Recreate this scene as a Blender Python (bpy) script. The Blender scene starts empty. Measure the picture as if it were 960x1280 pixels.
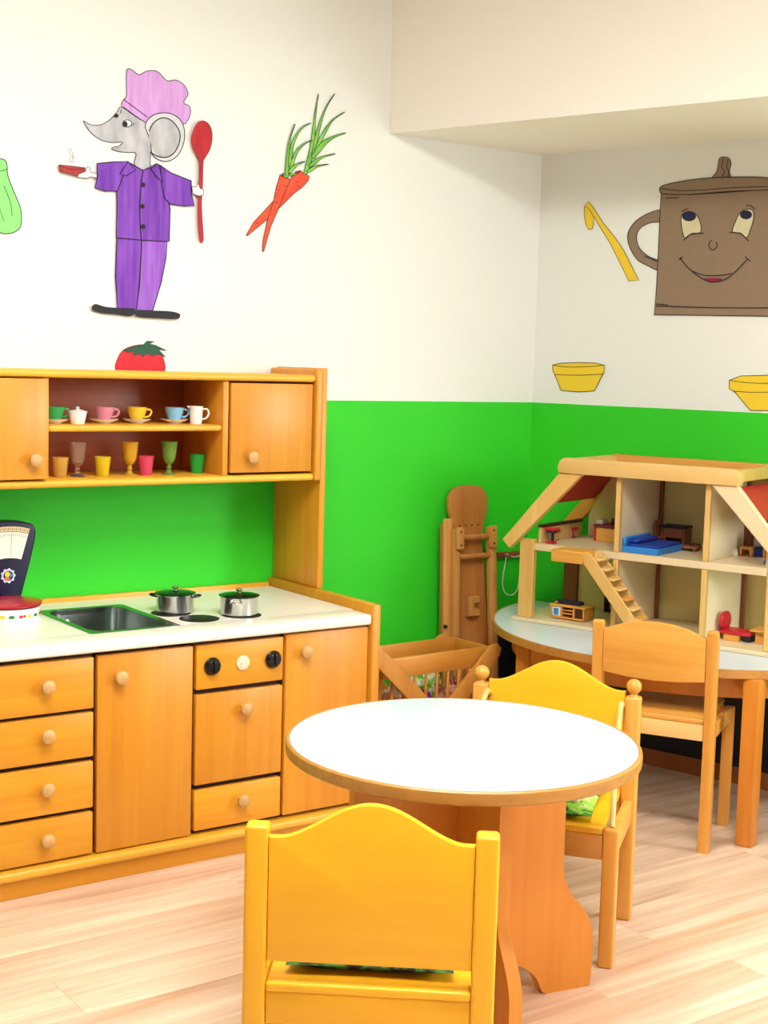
import bpy, bmesh, math, random
from mathutils import Vector, Matrix
random.seed(7)
scn = bpy.context.scene
COL = scn.collection
PI = math.pi

# ------------------------------------------------------------------ camera
FPX, YAW, PIT, ROL = 1776.7, 0.9489, 0.1044, 0.0283
CAM = Vector((-3.72623, -4.21862, 1.47607))
FW = Vector((math.cos(YAW)*math.cos(PIT), math.sin(YAW)*math.cos(PIT), -math.sin(PIT)))
_r = Vector((math.sin(YAW), -math.cos(YAW), 0)); _u = _r.cross(FW)
RT = math.cos(ROL)*_r + math.sin(ROL)*_u
UP = -math.sin(ROL)*_r + math.cos(ROL)*_u
cam = bpy.data.cameras.new('camera'); cam_o = bpy.data.objects.new('camera', cam); COL.objects.link(cam_o)
cam.sensor_fit = 'HORIZONTAL'; cam.sensor_width = 36.0; cam.lens = FPX/960*36.0
cam.clip_start = 0.05; cam.clip_end = 60
M3 = Matrix((RT, UP, -FW)).transposed()
cam_o.matrix_world = Matrix.Translation(CAM) @ M3.to_4x4()
scn.camera = cam_o

# ------------------------------------------------------------------ world, light, exposure
world = bpy.data.worlds.new('world'); scn.world = world; world.use_nodes = True
bg = world.node_tree.nodes['Background']
bg.inputs['Color'].default_value = (0.97, 0.985, 1.0, 1); bg.inputs['Strength'].default_value = 0.17
def area(name, loc, target, sx, sy, power, color):
    l = bpy.data.lights.new(name, 'AREA'); l.shape = 'RECTANGLE'; l.size = sx; l.size_y = sy; l.energy = power; l.color = color
    o = bpy.data.objects.new(name, l); COL.objects.link(o); o.location = loc
    o.rotation_euler = (Vector(target)-Vector(loc)).to_track_quat('-Z', 'Y').to_euler(); return o
area('window_daylight', (1.55, -4.1, 1.75), (-1.6, -1.9, 0.5), 2.0, 1.5, 125, (0.97, 0.985, 1.0))
LAMP_EMIT = 31.0
vs = scn.view_settings
vs.view_transform = 'Standard'; vs.look = 'None'; vs.gamma = 1.0; vs.use_curve_mapping = False
vs.exposure = 0.42
scn.display_settings.display_device = 'sRGB'

# ------------------------------------------------------------------ pixel helpers (960 x 1280 frame)
def ray(x, y): return FW*FPX + RT*(x-480) - UP*(y-640)
def oy(x, y, Y):
    d = ray(x, y); return CAM + d*((Y-CAM.y)/d.y)
def oz(x, y, Z):
    d = ray(x, y); return CAM + d*((Z-CAM.z)/d.z)
WT = 0.2868                                    # the right wall runs along (WT, -1)
WL = math.hypot(WT, 1)
WDIR = Vector((WT, -1, 0))/WL                  # along the right wall, towards the viewer
WNOR = Vector((-1, -WT, 0))/WL                 # out of the right wall, into the room
def ow(x, y, off=0.0):
    d = ray(x, y); k = (off - CAM.dot(WNOR))/d.dot(WNOR); return CAM + d*k

# ------------------------------------------------------------------ materials
def lin(h):
    h = h.lstrip('#'); c = [int(h[i:i+2], 16)/255 for i in (0, 2, 4)]
    return tuple((v/12.92 if v <= .04045 else ((v+.055)/1.055)**2.4) for v in c) + (1,)
MATS = {}
def new_mat(name):
    m = bpy.data.materials.new(name); m.use_nodes = True; MATS[name] = m
    return m, m.node_tree, m.node_tree.nodes['Principled BSDF']
def plain(name, col, rough=.5, metal=0, trans=0, coat=0, var=.06, scale=30):
    m, nt, b = new_mat(name); N = nt.nodes; L = nt.links
    tc = N.new('ShaderNodeTexCoord'); no = N.new('ShaderNodeTexNoise'); no.inputs['Scale'].default_value = scale
    L.new(tc.outputs['Object'], no.inputs['Vector'])
    mx = N.new('ShaderNodeMix'); mx.data_type = 'RGBA'
    c = lin(col); mx.inputs[6].default_value = tuple(v*(1-var) for v in c[:3])+(1,); mx.inputs[7].default_value = tuple(min(1, v*(1+var)) for v in c[:3])+(1,)
    L.new(no.outputs['Fac'], mx.inputs[0]); L.new(mx.outputs[2], b.inputs['Base Color'])
    b.inputs['Roughness'].default_value = rough; b.inputs['Metallic'].default_value = metal
    b.inputs['Transmission Weight'].default_value = trans; b.inputs['Coat Weight'].default_value = coat
    return m
def wood(name, light, dark, axis='z', rough=.38, fine=38, amount=.75, bump=.02):
    m, nt, b = new_mat(name); N = nt.nodes; L = nt.links
    tc = N.new('ShaderNodeTexCoord'); oi = N.new('ShaderNodeObjectInfo')
    off = N.new('ShaderNodeVectorMath'); off.operation = 'SCALE'; off.inputs[0].default_value = (13, 7, 5); L.new(oi.outputs['Random'], off.inputs['Scale'])
    ad = N.new('ShaderNodeVectorMath'); ad.operation = 'ADD'; L.new(tc.outputs['Object'], ad.inputs[0]); L.new(off.outputs[0], ad.inputs[1])
    mp = N.new('ShaderNodeMapping'); s = [fine]*3; s['xyz'.index(axis)] = 1.6; mp.inputs['Scale'].default_value = s
    L.new(ad.outputs[0], mp.inputs['Vector'])
    n1 = N.new('ShaderNodeTexNoise'); n1.inputs['Scale'].default_value = 1.0; n1.inputs['Detail'].default_value = 5; n1.inputs['Distortion'].default_value = .6
    L.new(mp.outputs[0], n1.inputs['Vector'])
    mp2 = N.new('ShaderNodeMapping'); s2 = [7]*3; s2['xyz'.index(axis)] = .9; mp2.inputs['Scale'].default_value = s2
    L.new(ad.outputs[0], mp2.inputs['Vector'])
    n2 = N.new('ShaderNodeTexNoise'); n2.inputs['Scale'].default_value = 1.0; n2.inputs['Detail'].default_value = 2; L.new(mp2.outputs[0], n2.inputs['Vector'])
    av = N.new('ShaderNodeMath'); av.operation = 'MULTIPLY_ADD'; av.inputs[1].default_value = .5; L.new(n1.outputs['Fac'], av.inputs[0])
    hf = N.new('ShaderNodeMath'); hf.operation = 'MULTIPLY'; hf.inputs[1].default_value = .5; L.new(n2.outputs['Fac'], hf.inputs[0]); L.new(hf.outputs[0], av.inputs[2])
    rp = N.new('ShaderNodeValToRGB'); rp.color_ramp.elements[0].position = .5-.5*(.28+.3*(1-amount)); rp.color_ramp.elements[1].position = .5+.5*(.28+.3*(1-amount))
    rp.color_ramp.elements[0].color = lin(dark); rp.color_ramp.elements[1].color = lin(light)
    L.new(av.outputs[0], rp.inputs['Fac'])
    hs = N.new('ShaderNodeHueSaturation'); L.new(rp.outputs[0], hs.inputs['Color'])
    vr = N.new('ShaderNodeMapRange'); vr.inputs['To Min'].default_value = .93; vr.inputs['To Max'].default_value = 1.06
    L.new(oi.outputs['Random'], vr.inputs['Value']); L.new(vr.outputs[0], hs.inputs['Value'])
    L.new(hs.outputs[0], b.inputs['Base Color']); b.inputs['Roughness'].default_value = rough
    bp = N.new('ShaderNodeBump'); bp.inputs['Strength'].default_value = bump*4; bp.inputs['Distance'].default_value = .002
    L.new(n1.outputs['Fac'], bp.inputs['Height']); L.new(bp.outputs[0], b.inputs['Normal'])
    return m
def wall_paint(name):
    m, nt, b = new_mat(name); N = nt.nodes; L = nt.links
    g = N.new('ShaderNodeNewGeometry'); sp = N.new('ShaderNodeSeparateXYZ'); L.new(g.outputs['Position'], sp.inputs[0])
    st = N.new('ShaderNodeMath'); st.operation = 'GREATER_THAN'; st.inputs[1].default_value = 1.339; L.new(sp.outputs['Z'], st.inputs[0])
    no = N.new('ShaderNodeTexNoise'); no.inputs['Scale'].default_value = 3; L.new(g.outputs['Position'], no.inputs['Vector'])
    gm = N.new('ShaderNodeMix'); gm.data_type = 'RGBA'; gm.inputs[6].default_value = lin('#24cc1a'); gm.inputs[7].default_value = lin('#34d620'); L.new(no.outputs['Fac'], gm.inputs[0])
    mx = N.new('ShaderNodeMix'); mx.data_type = 'RGBA'; mx.inputs[7].default_value = lin('#eef1ec')
    L.new(st.outputs[0], mx.inputs[0]); L.new(gm.outputs[2], mx.inputs[6]); L.new(mx.outputs[2], b.inputs['Base Color'])
    b.inputs['Roughness'].default_value = .62
    n2 = N.new('ShaderNodeTexNoise'); n2.inputs['Scale'].default_value = 160; L.new(g.outputs['Position'], n2.inputs['Vector'])
    bp = N.new('ShaderNodeBump'); bp.inputs['Strength'].default_value = .12; bp.inputs['Distance'].default_value = .002; L.new(n2.outputs['Fac'], bp.inputs['Height']); L.new(bp.outputs[0], b.inputs['Normal'])
    return m
def brush(name, a, c, rough=.7, sx=60, sz=6):
    m, nt, b = new_mat(name); N = nt.nodes; L = nt.links
    g = N.new('ShaderNodeNewGeometry'); mp = N.new('ShaderNodeMapping'); mp.inputs['Scale'].default_value = (sx, sx, sz); L.new(g.outputs['Position'], mp.inputs[0])
    no = N.new('ShaderNodeTexNoise'); no.inputs['Scale'].default_value = 1; no.inputs['Detail'].default_value = 3; L.new(mp.outputs[0], no.inputs['Vector'])
    rp = N.new('ShaderNodeValToRGB'); rp.color_ramp.elements[0].position = .3; rp.color_ramp.elements[1].position = .7
    rp.color_ramp.elements[0].color = lin(a); rp.color_ramp.elements[1].color = lin(c); L.new(no.outputs['Fac'], rp.inputs[0]); L.new(rp.outputs[0], b.inputs['Base Color'])
    b.inputs['Roughness'].default_value = rough; return m
def patches(name, cols, scale=22, rough=.85):
    m, nt, b = new_mat(name); N = nt.nodes; L = nt.links
    tc = N.new('ShaderNodeTexCoord'); n0 = N.new('ShaderNodeTexNoise'); n0.inputs['Scale'].default_value = scale; n0.inputs['Detail'].default_value = 2; n0.inputs['Distortion'].default_value = 1.2
    L.new(tc.outputs['Object'], n0.inputs['Vector'])
    rp = N.new('ShaderNodeValToRGB'); rp.color_ramp.interpolation = 'CONSTANT'
    e = rp.color_ramp.elements; e[0].position = 0; e[0].color = lin(cols[0]); e[1].position = .42; e[1].color = lin(cols[1])
    for k, c in enumerate(cols[2:]):
        q = e.new(.42+.08*(k+1)); q.color = lin(c)
    L.new(n0.outputs['Fac'], rp.inputs[0]); L.new(rp.outputs[0], b.inputs['Base Color']); b.inputs['Roughness'].default_value = rough; return m

W_KIT = wood('wood_kitchen_upright', '#de9a2c', '#cd801e', 'z')
W_KITX = wood('wood_kitchen_lengthwise', '#e4a228', '#d48a1e', 'x')
W_KITY = wood('wood_kitchen_crosswise', '#dc9330', '#ca7c22', 'y')
W_EDGE = wood('wood_edge_lipping', '#efb83a', '#dfa02a', 'x')
W_KNOB = wood('wood_knob_beech', '#d8b070', '#c2935a', 'y', fine=80)
W_CARC = wood('wood_carcass', '#a35a22', '#8a4716', 'z')
W_BACK = wood('wood_red_brown_back', '#b25c2c', '#9a4620', 'x')  # redder, darker wood tone with part of the open shelf's shade in it
W_CHAIR = wood('wood_chair_yellow', '#f6bb1c', '#ecaa16', 'x', amount=.4)
W_CHAIRZ = wood('wood_chair_yellow_upright', '#f3b822', '#e7a51a', 'z', amount=.4)
W_BEECH = wood('wood_beech_upright', '#e8aa4e', '#d8923a', 'z')
W_BEECHX = wood('wood_beech_lengthwise', '#eaae50', '#d9953c', 'x')
W_TAB = wood('wood_table_leg', '#dd9034', '#cc7a24', 'z')
W_RIM = wood('wood_table_rim', '#c48c44', '#a8702f', 'x', fine=70)
W_PINE = wood('wood_pine_upright', '#ecc67c', '#dba95a', 'z', fine=26)
W_PINEX = wood('wood_pine_lengthwise', '#f0cd88', '#deb066', 'x', fine=26)
W_PLY = wood('wood_pale_plywood', '#efdcb8', '#e2c796', 'x', fine=30, amount=.4)
W_WALN = wood('wood_brown_strip', '#9a5a33', '#7c4224', 'z')
W_IRON = wood('wood_ironing_board', '#c88542', '#a5652e', 'z')
W_IRONL = wood('wood_ironing_board_pale', '#daa058', '#c0823e', 'z')
W_CRAD = wood('wood_cradle', '#dc9a42', '#c8822e', 'x')
W_CRADZ = wood('wood_cradle_upright', '#da9844', '#c07c30', 'z')
W_FLOOR = wood('laminate_plank', '#f3dcc4', '#c9a080', 'x', rough=.33, fine=30, amount=.95, bump=.004)
W_BASE = wood('wood_baseboard', '#b0703e', '#95582e', 'x')
M_WALL = wall_paint('wall_paint_white_over_green')
M_CREAM = plain('cream_ceiling_paint', '#f3efe4', .7, var=.01)
M_TOP = plain('white_laminate_top', '#d6e2ea', .28, var=.01)
M_WORK = plain('cream_worktop', '#f3efe2', .3, var=.01)
M_DARK = plain('dark_gap', '#3a1c0c', .8)
M_NAVYSHEET = plain('dark_navy_sheet', '#0b0a1e', .6)
M_SUB = plain('subfloor', '#6b5644', .9)
M_STEEL = plain('brushed_steel', '#c9ccca', .22, metal=1, var=.03)
M_STEELD = plain('sink_steel', '#9aa09a', .24, metal=1, var=.03)
M_LID = plain('dark_pot_lid', '#3b4a44', .12, metal=.9)
M_BLACK = plain('black_plastic', '#0c0c10', .25)
M_RING = plain('black_hob_ring', '#0a0a12', .55)
M_CERAM = plain('white_china', '#f2f0ec', .2, var=.01)
M_NAVY = plain('navy_scale_body', '#0d0632', .4)
M_DIAL = plain('dial_face', '#ece6d8', .5, var=.02)
M_DIALB = plain('dial_band', '#e6cf9c', .5, var=.02)
M_REDLID = plain('red_lid', '#b5122a', .25)
M_GREENLEAF = plain('green_print', '#1d8a36', .5)
M_REDP = plain('red_print', '#c51f2a', .5)
M_INK = plain('ink_black', '#15101a', .7)
M_PAPER = plain('drawing_paper', '#efeee9', .8, var=.02)
M_PURP = brush('crayon_purple', '#6a2aa6', '#8a4cc4')
M_PURPL = brush('crayon_purple_light', '#8b4cc2', '#a36ad2')
M_LILAC = brush('crayon_lilac', '#c98fd8', '#dcacE6'.lower())
M_GREY = brush('crayon_grey', '#a9abb2', '#cfd0d4', sx=25, sz=12)
M_GREYL = plain('pale_grey_paint', '#d3d5d9', .7)
M_SHOE = plain('shoe_black_paint', '#100c1c', .6)
M_SPOON = brush('spoon_red_paint', '#a81420', '#c9232c', sx=30, sz=10)
M_BOWLRED = brush('bowl_red_paint', '#a3282a', '#bb3a36', sx=40, sz=20)
M_TOM = plain('tomato_red_paint', '#d0122a', .6)
M_TOMG = plain('tomato_leaf_paint', '#14563a', .6)
M_CUC = plain('cucumber_green_paint', '#8be07c', .6)
M_CARR = brush('carrot_paint', '#ea4424', '#f05a34', sx=20, sz=20)
M_CARG = brush('carrot_leaf_paint', '#5fae34', '#90d05a', sx=20, sz=20)
M_POTB = plain('pot_brown_paint', '#8f7860', .7, var=.08, scale=60)
M_EYEW = plain('eye_cream_paint', '#d6cfa8', .7)
M_EYEB = plain('eye_navy_paint', '#14143c', .7)
M_LIP = plain('lip_paint', '#8c1a3c', .7)
M_YEL = plain('yellow_paint', '#f2cf2c', .6, var=.02)
M_CUSH = patches('cushion_leaf_print', ['#0e1a10', '#4c9a2c', '#9cd84a', '#d6e8a0'], 13)
M_CUSHD = patches('cushion_dark_print', ['#0a0c10', '#12201a', '#2c5a2c', '#4c8a3a'], 18)
M_BLPUR = patches('blanket_purple', ['#5a1470', '#7a1f92', '#9a3ab0'], 18)
M_BLPNK = patches('blanket_pink_stripe', ['#b0504a', '#d08a72', '#e0b49a', '#b8463a'], 30)
M_BLGRN = patches('blanket_green', ['#5fae2e', '#8ccf4c', '#e4ecc8'], 26)
M_BLWHT = patches('blanket_white', ['#e8d8cc', '#dcb4a4', '#c88a7c'], 20)
M_CORD = plain('white_cord', '#dcdccf', .7)
M_RED = plain('red_painted_wood', '#c3142c', .4)
M_REDD = plain('dark_red_painted_wood', '#7d1030', .45)
M_BLUE = plain('blue_painted_wood', '#2a86dc', .4)
M_BLUED = plain('dark_blue_felt', '#123a9c', .7)
M_PART = plain('cream_partition', '#eee0bd', .6, var=.03)
M_BACK = plain('yellow_cream_panel', '#e6d795', .6, var=.03)
M_DBRN = plain('dark_brown_wood', '#4a2412', .5)
M_NAVYD = plain('navy_wood', '#1c1c3c', .5)
M_EMIT = bpy.data.materials.new('lamp_diffuser'); M_EMIT.use_nodes = True
_n = M_EMIT.node_tree.nodes; _b = _n['Principled BSDF']; _b.inputs['Emission Color'].default_value = (1, .985, .955, 1); _b.inputs['Emission Strength'].default_value = LAMP_EMIT
M_LAMPBODY = plain('lamp_body', '#e8e8e8', .4)

# ------------------------------------------------------------------ mesh helpers
def box(bm, x0, x1, y0, y1, z0, z1, bev=.003, seg=2, mat4=None):
    t = bmesh.new(); bmesh.ops.create_cube(t, size=1)
    for v in t.verts: v.co = Vector(((x0+x1)/2+v.co.x*(x1-x0), (y0+y1)/2+v.co.y*(y1-y0), (z0+z1)/2+v.co.z*(z1-z0)))
    b = min(bev, .45*min(abs(x1-x0), abs(y1-y0), abs(z1-z0)))
    if b > 0: bmesh.ops.bevel(t, geom=t.edges[:], offset=b, segments=seg, affect='EDGES', profile=.5)
    if mat4 is not None: bmesh.ops.transform(t, matrix=mat4, verts=t.verts)
    join(bm, t); return bm
def join(bm, t):
    me = bpy.data.meshes.new('tmp'); t.to_mesh(me); t.free(); bm.from_mesh(me); bpy.data.meshes.remove(me)
def prism(bm, pts, axis, a, b, bev=0, seg=2):
    t = bmesh.new()
    f = {'x': lambda u, v, w: (w, u, v), 'y': lambda u, v, w: (u, w, v), 'z': lambda u, v, w: (u, v, w)}[axis]
    A = [t.verts.new(f(u, v, a)) for u, v in pts]; B = [t.verts.new(f(u, v, b)) for u, v in pts]
    n = len(pts); t.faces.new(A); t.faces.new(B[::-1])
    for i in range(n): t.faces.new((A[i], B[i], B[(i+1) % n], A[(i+1) % n]))
    bmesh.ops.recalc_face_normals(t, faces=t.faces)
    if bev:
        es = [e for e in t.edges if len(e.link_faces) == 2 and (len(e.link_faces[0].verts) > 4 or len(e.link_faces[1].verts) > 4 or n == 4) and e.calc_face_angle(0) > .5]
        bmesh.ops.bevel(t, geom=es, offset=bev, segments=seg, affect='EDGES', profile=.5)
    join(bm, t); return bm
def lathe(bm, prof, seg=28, c=(0, 0, 0), axis='z', cap=True):
    t = bmesh.new(); rings = []
    for r, z in prof:
        rings.append([t.verts.new((max(r, 1e-5)*math.cos(2*PI*i/seg), max(r, 1e-5)*math.sin(2*PI*i/seg), z)) for i in range(seg)])
    for A, B in zip(rings, rings[1:]):
        for i in range(seg): t.faces.new((A[i], A[(i+1) % seg], B[(i+1) % seg], B[i]))
    if cap: t.faces.new(rings[0][::-1]); t.faces.new(rings[-1])
    bmesh.ops.remove_doubles(t, verts=t.verts, dist=2e-5)
    bmesh.ops.recalc_face_normals(t, faces=t.faces)
    m = {'z': Matrix.Identity(4), '-y': Matrix.Rotation(PI/2, 4, 'X'), 'x': Matrix.Rotation(PI/2, 4, 'Y')}[axis]
    bmesh.ops.transform(t, matrix=Matrix.Translation(c) @ m, verts=t.verts)
    join(bm, t); return bm
def tube(bm, pts, r, seg=8):
    pts = [Vector(p) for p in pts]; t = bmesh.new(); rings = []; prev = None
    for i, p in enumerate(pts):
        d = (pts[min(i+1, len(pts)-1)]-pts[max(i-1, 0)]).normalized()
        if prev is None: a = d.orthogonal().normalized()
        else: a = (prev - d*prev.dot(d)).normalized()
        prev = a; b = d.cross(a); rr = r[i] if isinstance(r, (list, tuple)) else r
        rings.append([t.verts.new(p + (a*math.cos(2*PI*k/seg)+b*math.sin(2*PI*k/seg))*rr) for k in range(seg)])
    for A, B in zip(rings, rings[1:]):
        for k in range(seg): t.faces.new((A[k], A[(k+1) % seg], B[(k+1) % seg], B[k]))
    t.faces.new(rings[0][::-1]); t.faces.new(rings[-1])
    bmesh.ops.recalc_face_normals(t, faces=t.faces); join(bm, t); return bm
def bez(pts, n=24, closed=False):
    P = [Vector(p).to_3d() if len(p) == 2 else Vector(p) for p in pts]; out = []; m = len(P)
    rng = range(m) if closed else range(m-1)
    per = max(2, n//max(1, len(rng)))
    for i in rng:
        if closed: a, b, c, d = P[i-1], P[i], P[(i+1) % m], P[(i+2) % m]
        else: a, b, c, d = P[max(i-1, 0)], P[i], P[i+1], P[min(i+2, m-1)]
        for k in range(per):
            t = k/per; out.append(.5*((2*b)+(c-a)*t+(2*a-5*b+4*c-d)*t*t+(3*b-a-3*c+d)*t**3))
    if not closed: out.append(P[-1])
    return out
def link(name, bm, mat, parent=None, loc=None, rotz=0, smooth=True):
    me = bpy.data.meshes.new(name); bm.to_mesh(me); bm.free()
    if smooth:
        for p in me.polygons: p.use_smooth = True
        me.set_sharp_from_angle(angle=math.radians(38))
    me.materials.append(mat)
    o = bpy.data.objects.new(name, me); COL.objects.link(o)
    if parent is not None: o.parent = parent
    if loc is not None: o.location = loc
    if rotz: o.rotation_euler = (0, 0, rotz)
    return o
def part(name, mat, parent, fn, *a, loc=None, rotz=0, **k):
    bm = bmesh.new(); fn(bm, *a, **k); return link(name, bm, mat, parent, loc, rotz)
def tag(o, label, cat, group=None):
    o['label'] = label; o['category'] = cat
    if group: o['group'] = group
    return o
def thing(name, label, cat, loc=(0, 0, 0), rotz=0, group=None):
    o = bpy.data.objects.new(name, None); COL.objects.link(o); o.empty_display_size = .05
    o.location = loc; o.rotation_euler = (0, 0, rotz); return tag(o, label, cat, group)
def struct(o): o['kind'] = 'structure'; return o
def share(src, parent, loc=None, name=None):
    o = src.copy(); COL.objects.link(o); o.parent = parent
    if loc is not None: o.location = loc
    return o

# ------------------------------------------------------------------ room
fl = link('floor', box(bmesh.new(), -6, 1.9, -6, 0.1, -.06, -.009, 0), M_SUB); struct(fl)
PWID = .192; row = 0; y = -.01
while y > -5.0:
    y1 = y; y0 = y-PWID; xend = WT*abs(y0)+.02; x = xend - random.uniform(.25, 1.25)
    segs = [(x, xend)]
    while x > -4.6:
        segs.append((x-1.28, x)); x -= 1.28
    for a, b in segs:
        part('plank', W_FLOOR, fl, box, a+.0003, b-.0003, y0+.0003, y1-.0003, -.009, 0, .0005, 1)
    y = y0; row += 1
wl = struct(link('wall_left', box(bmesh.new(), -6, .16, 0, .16, -.06, 3.0, 0), M_WALL))
def wall_quad(bm, s0, s1, z0, z1, off0, off1):   # a slab along the right wall: s from the corner, off into the room
    prism(bm, [tuple((WDIR*s+WNOR*o)[:2]) for s, o in ((s0, off0), (s1, off0), (s1, off1), (s0, off1))], 'z', z0, z1)
bm = bmesh.new()
wall_quad(bm, -.1, 2.9, -.06, 3, -.16, 0); wall_quad(bm, 5.3, 6.2, -.06, 3, -.16, 0)
wall_quad(bm, 2.9, 5.3, -.06, .85, -.16, 0); wall_quad(bm, 2.9, 5.3, 2.45, 3, -.16, 0)
wr = struct(link('wall_right', bm, M_WALL, smooth=False))
ce = struct(link('ceiling', box(bmesh.new(), -6, 1.9, -6.2, .2, 3.0, 3.1, 0), M_CREAM))
# dropped bulkhead in front of the right wall
bm = bmesh.new(); BK = .7266
prism(bm, [(-BK, .0), (-BK+WT*6, -6), (WT*6, -6), (0, 0)], 'z', 2.289, 3.0)
struct(link('ceiling_bulkhead', bm, M_CREAM, smooth=False))
bm = bmesh.new(); box(bm, -1.15, -.004, -.014, -.0005, 0, .062, .003); struct(link('baseboard_left', bm, W_BASE))
bm = bmesh.new(); wall_quad(bm, .02, 5.0, 0, .062, .0005, .015); struct(link('baseboard_right', bm, W_BASE))
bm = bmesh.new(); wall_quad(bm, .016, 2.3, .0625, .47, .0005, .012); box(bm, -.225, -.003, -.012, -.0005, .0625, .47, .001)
struct(link('trim_1', bm, M_NAVYSHEET, smooth=False))   # thin dark navy sheet low on the walls, under the half-round table
# the window in the right wall, out of frame, where the daylight comes from
wn = thing('window_1', '', ''); del wn['label']; del wn['category']; struct(wn)
def wq(bm, *a): wall_quad(bm, *a)
for nm, a in (('window_frame', (2.9, 2.97, .85, 2.45, -.10, -.04)), ('window_frame', (5.23, 5.3, .85, 2.45, -.10, -.04)), ('window_frame', (2.97, 5.23, .85, .92, -.10, -.04)), ('window_frame', (2.97, 5.23, 2.38, 2.45, -.10, -.04)), ('window_sill', (2.9, 5.3, .83, .85, .0, .08))):
    part(nm, M_LAMPBODY, wn, wq, *a)
for lx, ly, wh in ((-2.5, -2.1, 'hanging closest to the play kitchen'), (-1.9, -2.9, 'hanging closest to the window'), (-3.0, -4.5, 'hanging furthest from both walls')):
    t = thing('ceiling_lamp', 'flat square ceiling lamp with white diffuser '+wh, 'lamp', (lx, ly, 3.0), 0, 'ceiling lamps above the play corner')
    part('housing', M_LAMPBODY, t, box, -.36, .36, -.36, .36, -.06, 0, .006)
    part('diffuser', M_EMIT, t, box, -.32, .32, -.32, .32, -.075, -.061, .004)

# ------------------------------------------------------------------ wall drawings
class Draw:
    def __init__(s, name, label, cat, group, ox, oy_, sc, right=False):
        s.ox, s.oy, s.sc, s.right = ox, oy_, sc, right
        s.name, s.label, s.cat, s.group = name, label, cat, group; s.root = None; s.ink = bmesh.new(); s.layer = 0
    def px(s, p): return (s.ox+p[0]/s.sc, s.oy+p[1]/s.sc)
    def on(s, p, off):
        x, y = s.px(p)
        return ow(x, y, off) if s.right else oy(x, y, -off)
    def start(s, base):
        w = s.on(base, 0.0); s.w = w; s.root = thing(s.name, s.label, s.cat, w, 0, s.group)
    def fill(s, name, pts, mat, smooth=True, back=.0004, outline=1.3, n=None):
        if s.root is None:
            s.start((sum(p[0] for p in pts)/len(pts), max(p[1] for p in pts)))
        q = bez(pts, (n or 5)*len(pts), True) if smooth else [Vector((p[0], p[1], 0)) for p in pts]
        s.layer += 1; f0 = back; f1 = .0016+.0005*s.layer
        bm = bmesh.new(); A = [bm.verts.new(s.on(p, f0)-s.w) for p in q]; B = [bm.verts.new(s.on(p, f1)-s.w) for p in q]
        k = len(q); bm.faces.new(B); bm.faces.new(A[::-1])
        for i in range(k): bm.faces.new((A[i], A[(i+1) % k], B[(i+1) % k], B[i]))
        bmesh.ops.recalc_face_normals(bm, faces=bm.faces)
        o = link(name, bm, mat, s.root, smooth=False)
        if outline: s.stroke([(p[0], p[1]) for p in q]+[(q[0][0], q[0][1])], outline, smooth=False)
        return o
    def stroke(s, pts, w=1.3, smooth=True):
        q = bez(pts, 6*len(pts)) if smooth else [Vector((p[0], p[1], 0)) for p in pts]
        h = w*s.sc/2; off = .0016+.0005*s.layer+.0003; bm = s.ink; prev = None
        for i, p in enumerate(q):
            d = (q[min(i+1, len(q)-1)]-q[max(i-1, 0)]); d = d.normalized() if d.length > 1e-6 else Vector((1, 0, 0)); nrm = Vector((-d.y, d.x, 0))*h
            a = bm.verts.new(s.on(p+nrm, off)-s.w); b = bm.verts.new(s.on(p-nrm, off)-s.w)
            if prev: bm.faces.new((prev[0], prev[1], b, a))
            prev = (a, b)
    def ell(s, cx, cy, rx, ry, n=16): return [(cx+rx*math.cos(2*PI*i/n), cy+ry*math.sin(2*PI*i/n)) for i in range(n)]
    def leaf(s, name, pts, w, mat):
        q = bez(pts, 14); L = []; R = []
        for i, p in enumerate(q):
            d = (q[min(i+1, len(q)-1)]-q[max(i-1, 0)]).normalized(); nn = Vector((-d.y, d.x, 0)); t = i/(len(q)-1)
            h = w*(.55+.45*math.sin(PI*min(1, t*1.5+.1)))*(1-t**2.2)/2+.6
            L.append(p+nn*h); R.append(p-nn*h)
        s.fill(name, [(v.x, v.y) for v in L+R[::-1]], mat, smooth=False, outline=.7)
    def done(s):
        link('ink_lines', s.ink, M_INK, s.root, smooth=False); return s.root
GRP = None
m = Draw('mouse_chef_drawing', 'painted mouse cook in purple suit and lilac hat holding a red spoon, on white wall', 'drawing', GRP, 0, 60, 3.047)
m.start((520, 1030))
m.fill('hat', [(482,90),(500,82),(530,102),(560,88),(600,90),(635,124),(670,122),(700,140),(716,175),(700,207),(722,222),(725,250),(715,275),(700,290),(660,290),(600,290),(555,285),(510,257),(465,225),(468,200),(482,180)], M_LILAC, outline=.9)
m.stroke([(470,196),(510,225),(562,264)], 1.1); m.stroke([(470,225),(510,255),(555,285)], 1.3)
m.fill('head', [(318,278),(345,292),(385,292),(420,272),(445,245),(462,225),(510,257),(552,283),(578,300),(590,380),(576,398),(572,440),(575,455),(545,466),(512,444),(518,402),(490,398),(455,395),(426,385),(432,378),(452,374),(466,358),(430,360),(385,350),(345,320)], M_GREY, outline=.9)
m.fill('ear', [(553,296),(575,262),(610,248),(650,250),(685,272),(702,310),(700,360),(680,405),(650,428),(620,431),(592,418),(578,398),(572,350)], M_GREYL, outline=1.1)
m.fill('inner_ear', [(566,320),(585,285),(620,268),(655,280),(680,315),(683,355),(665,395),(635,415),(605,410),(582,385)], M_GREY, outline=0)
m.stroke([(568,318),(585,285),(620,266),(655,278),(682,315),(684,355),(665,397),(635,416),(600,412),(572,396)], 1.4)
m.fill('eye', m.ell(485, 287, 17, 13), M_PAPER, outline=1.0); m.fill('pupil', m.ell(476, 290, 10, 11), M_INK, outline=0)
m.fill('pupil', m.ell(443, 258, 9, 8), M_INK, outline=0)
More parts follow.
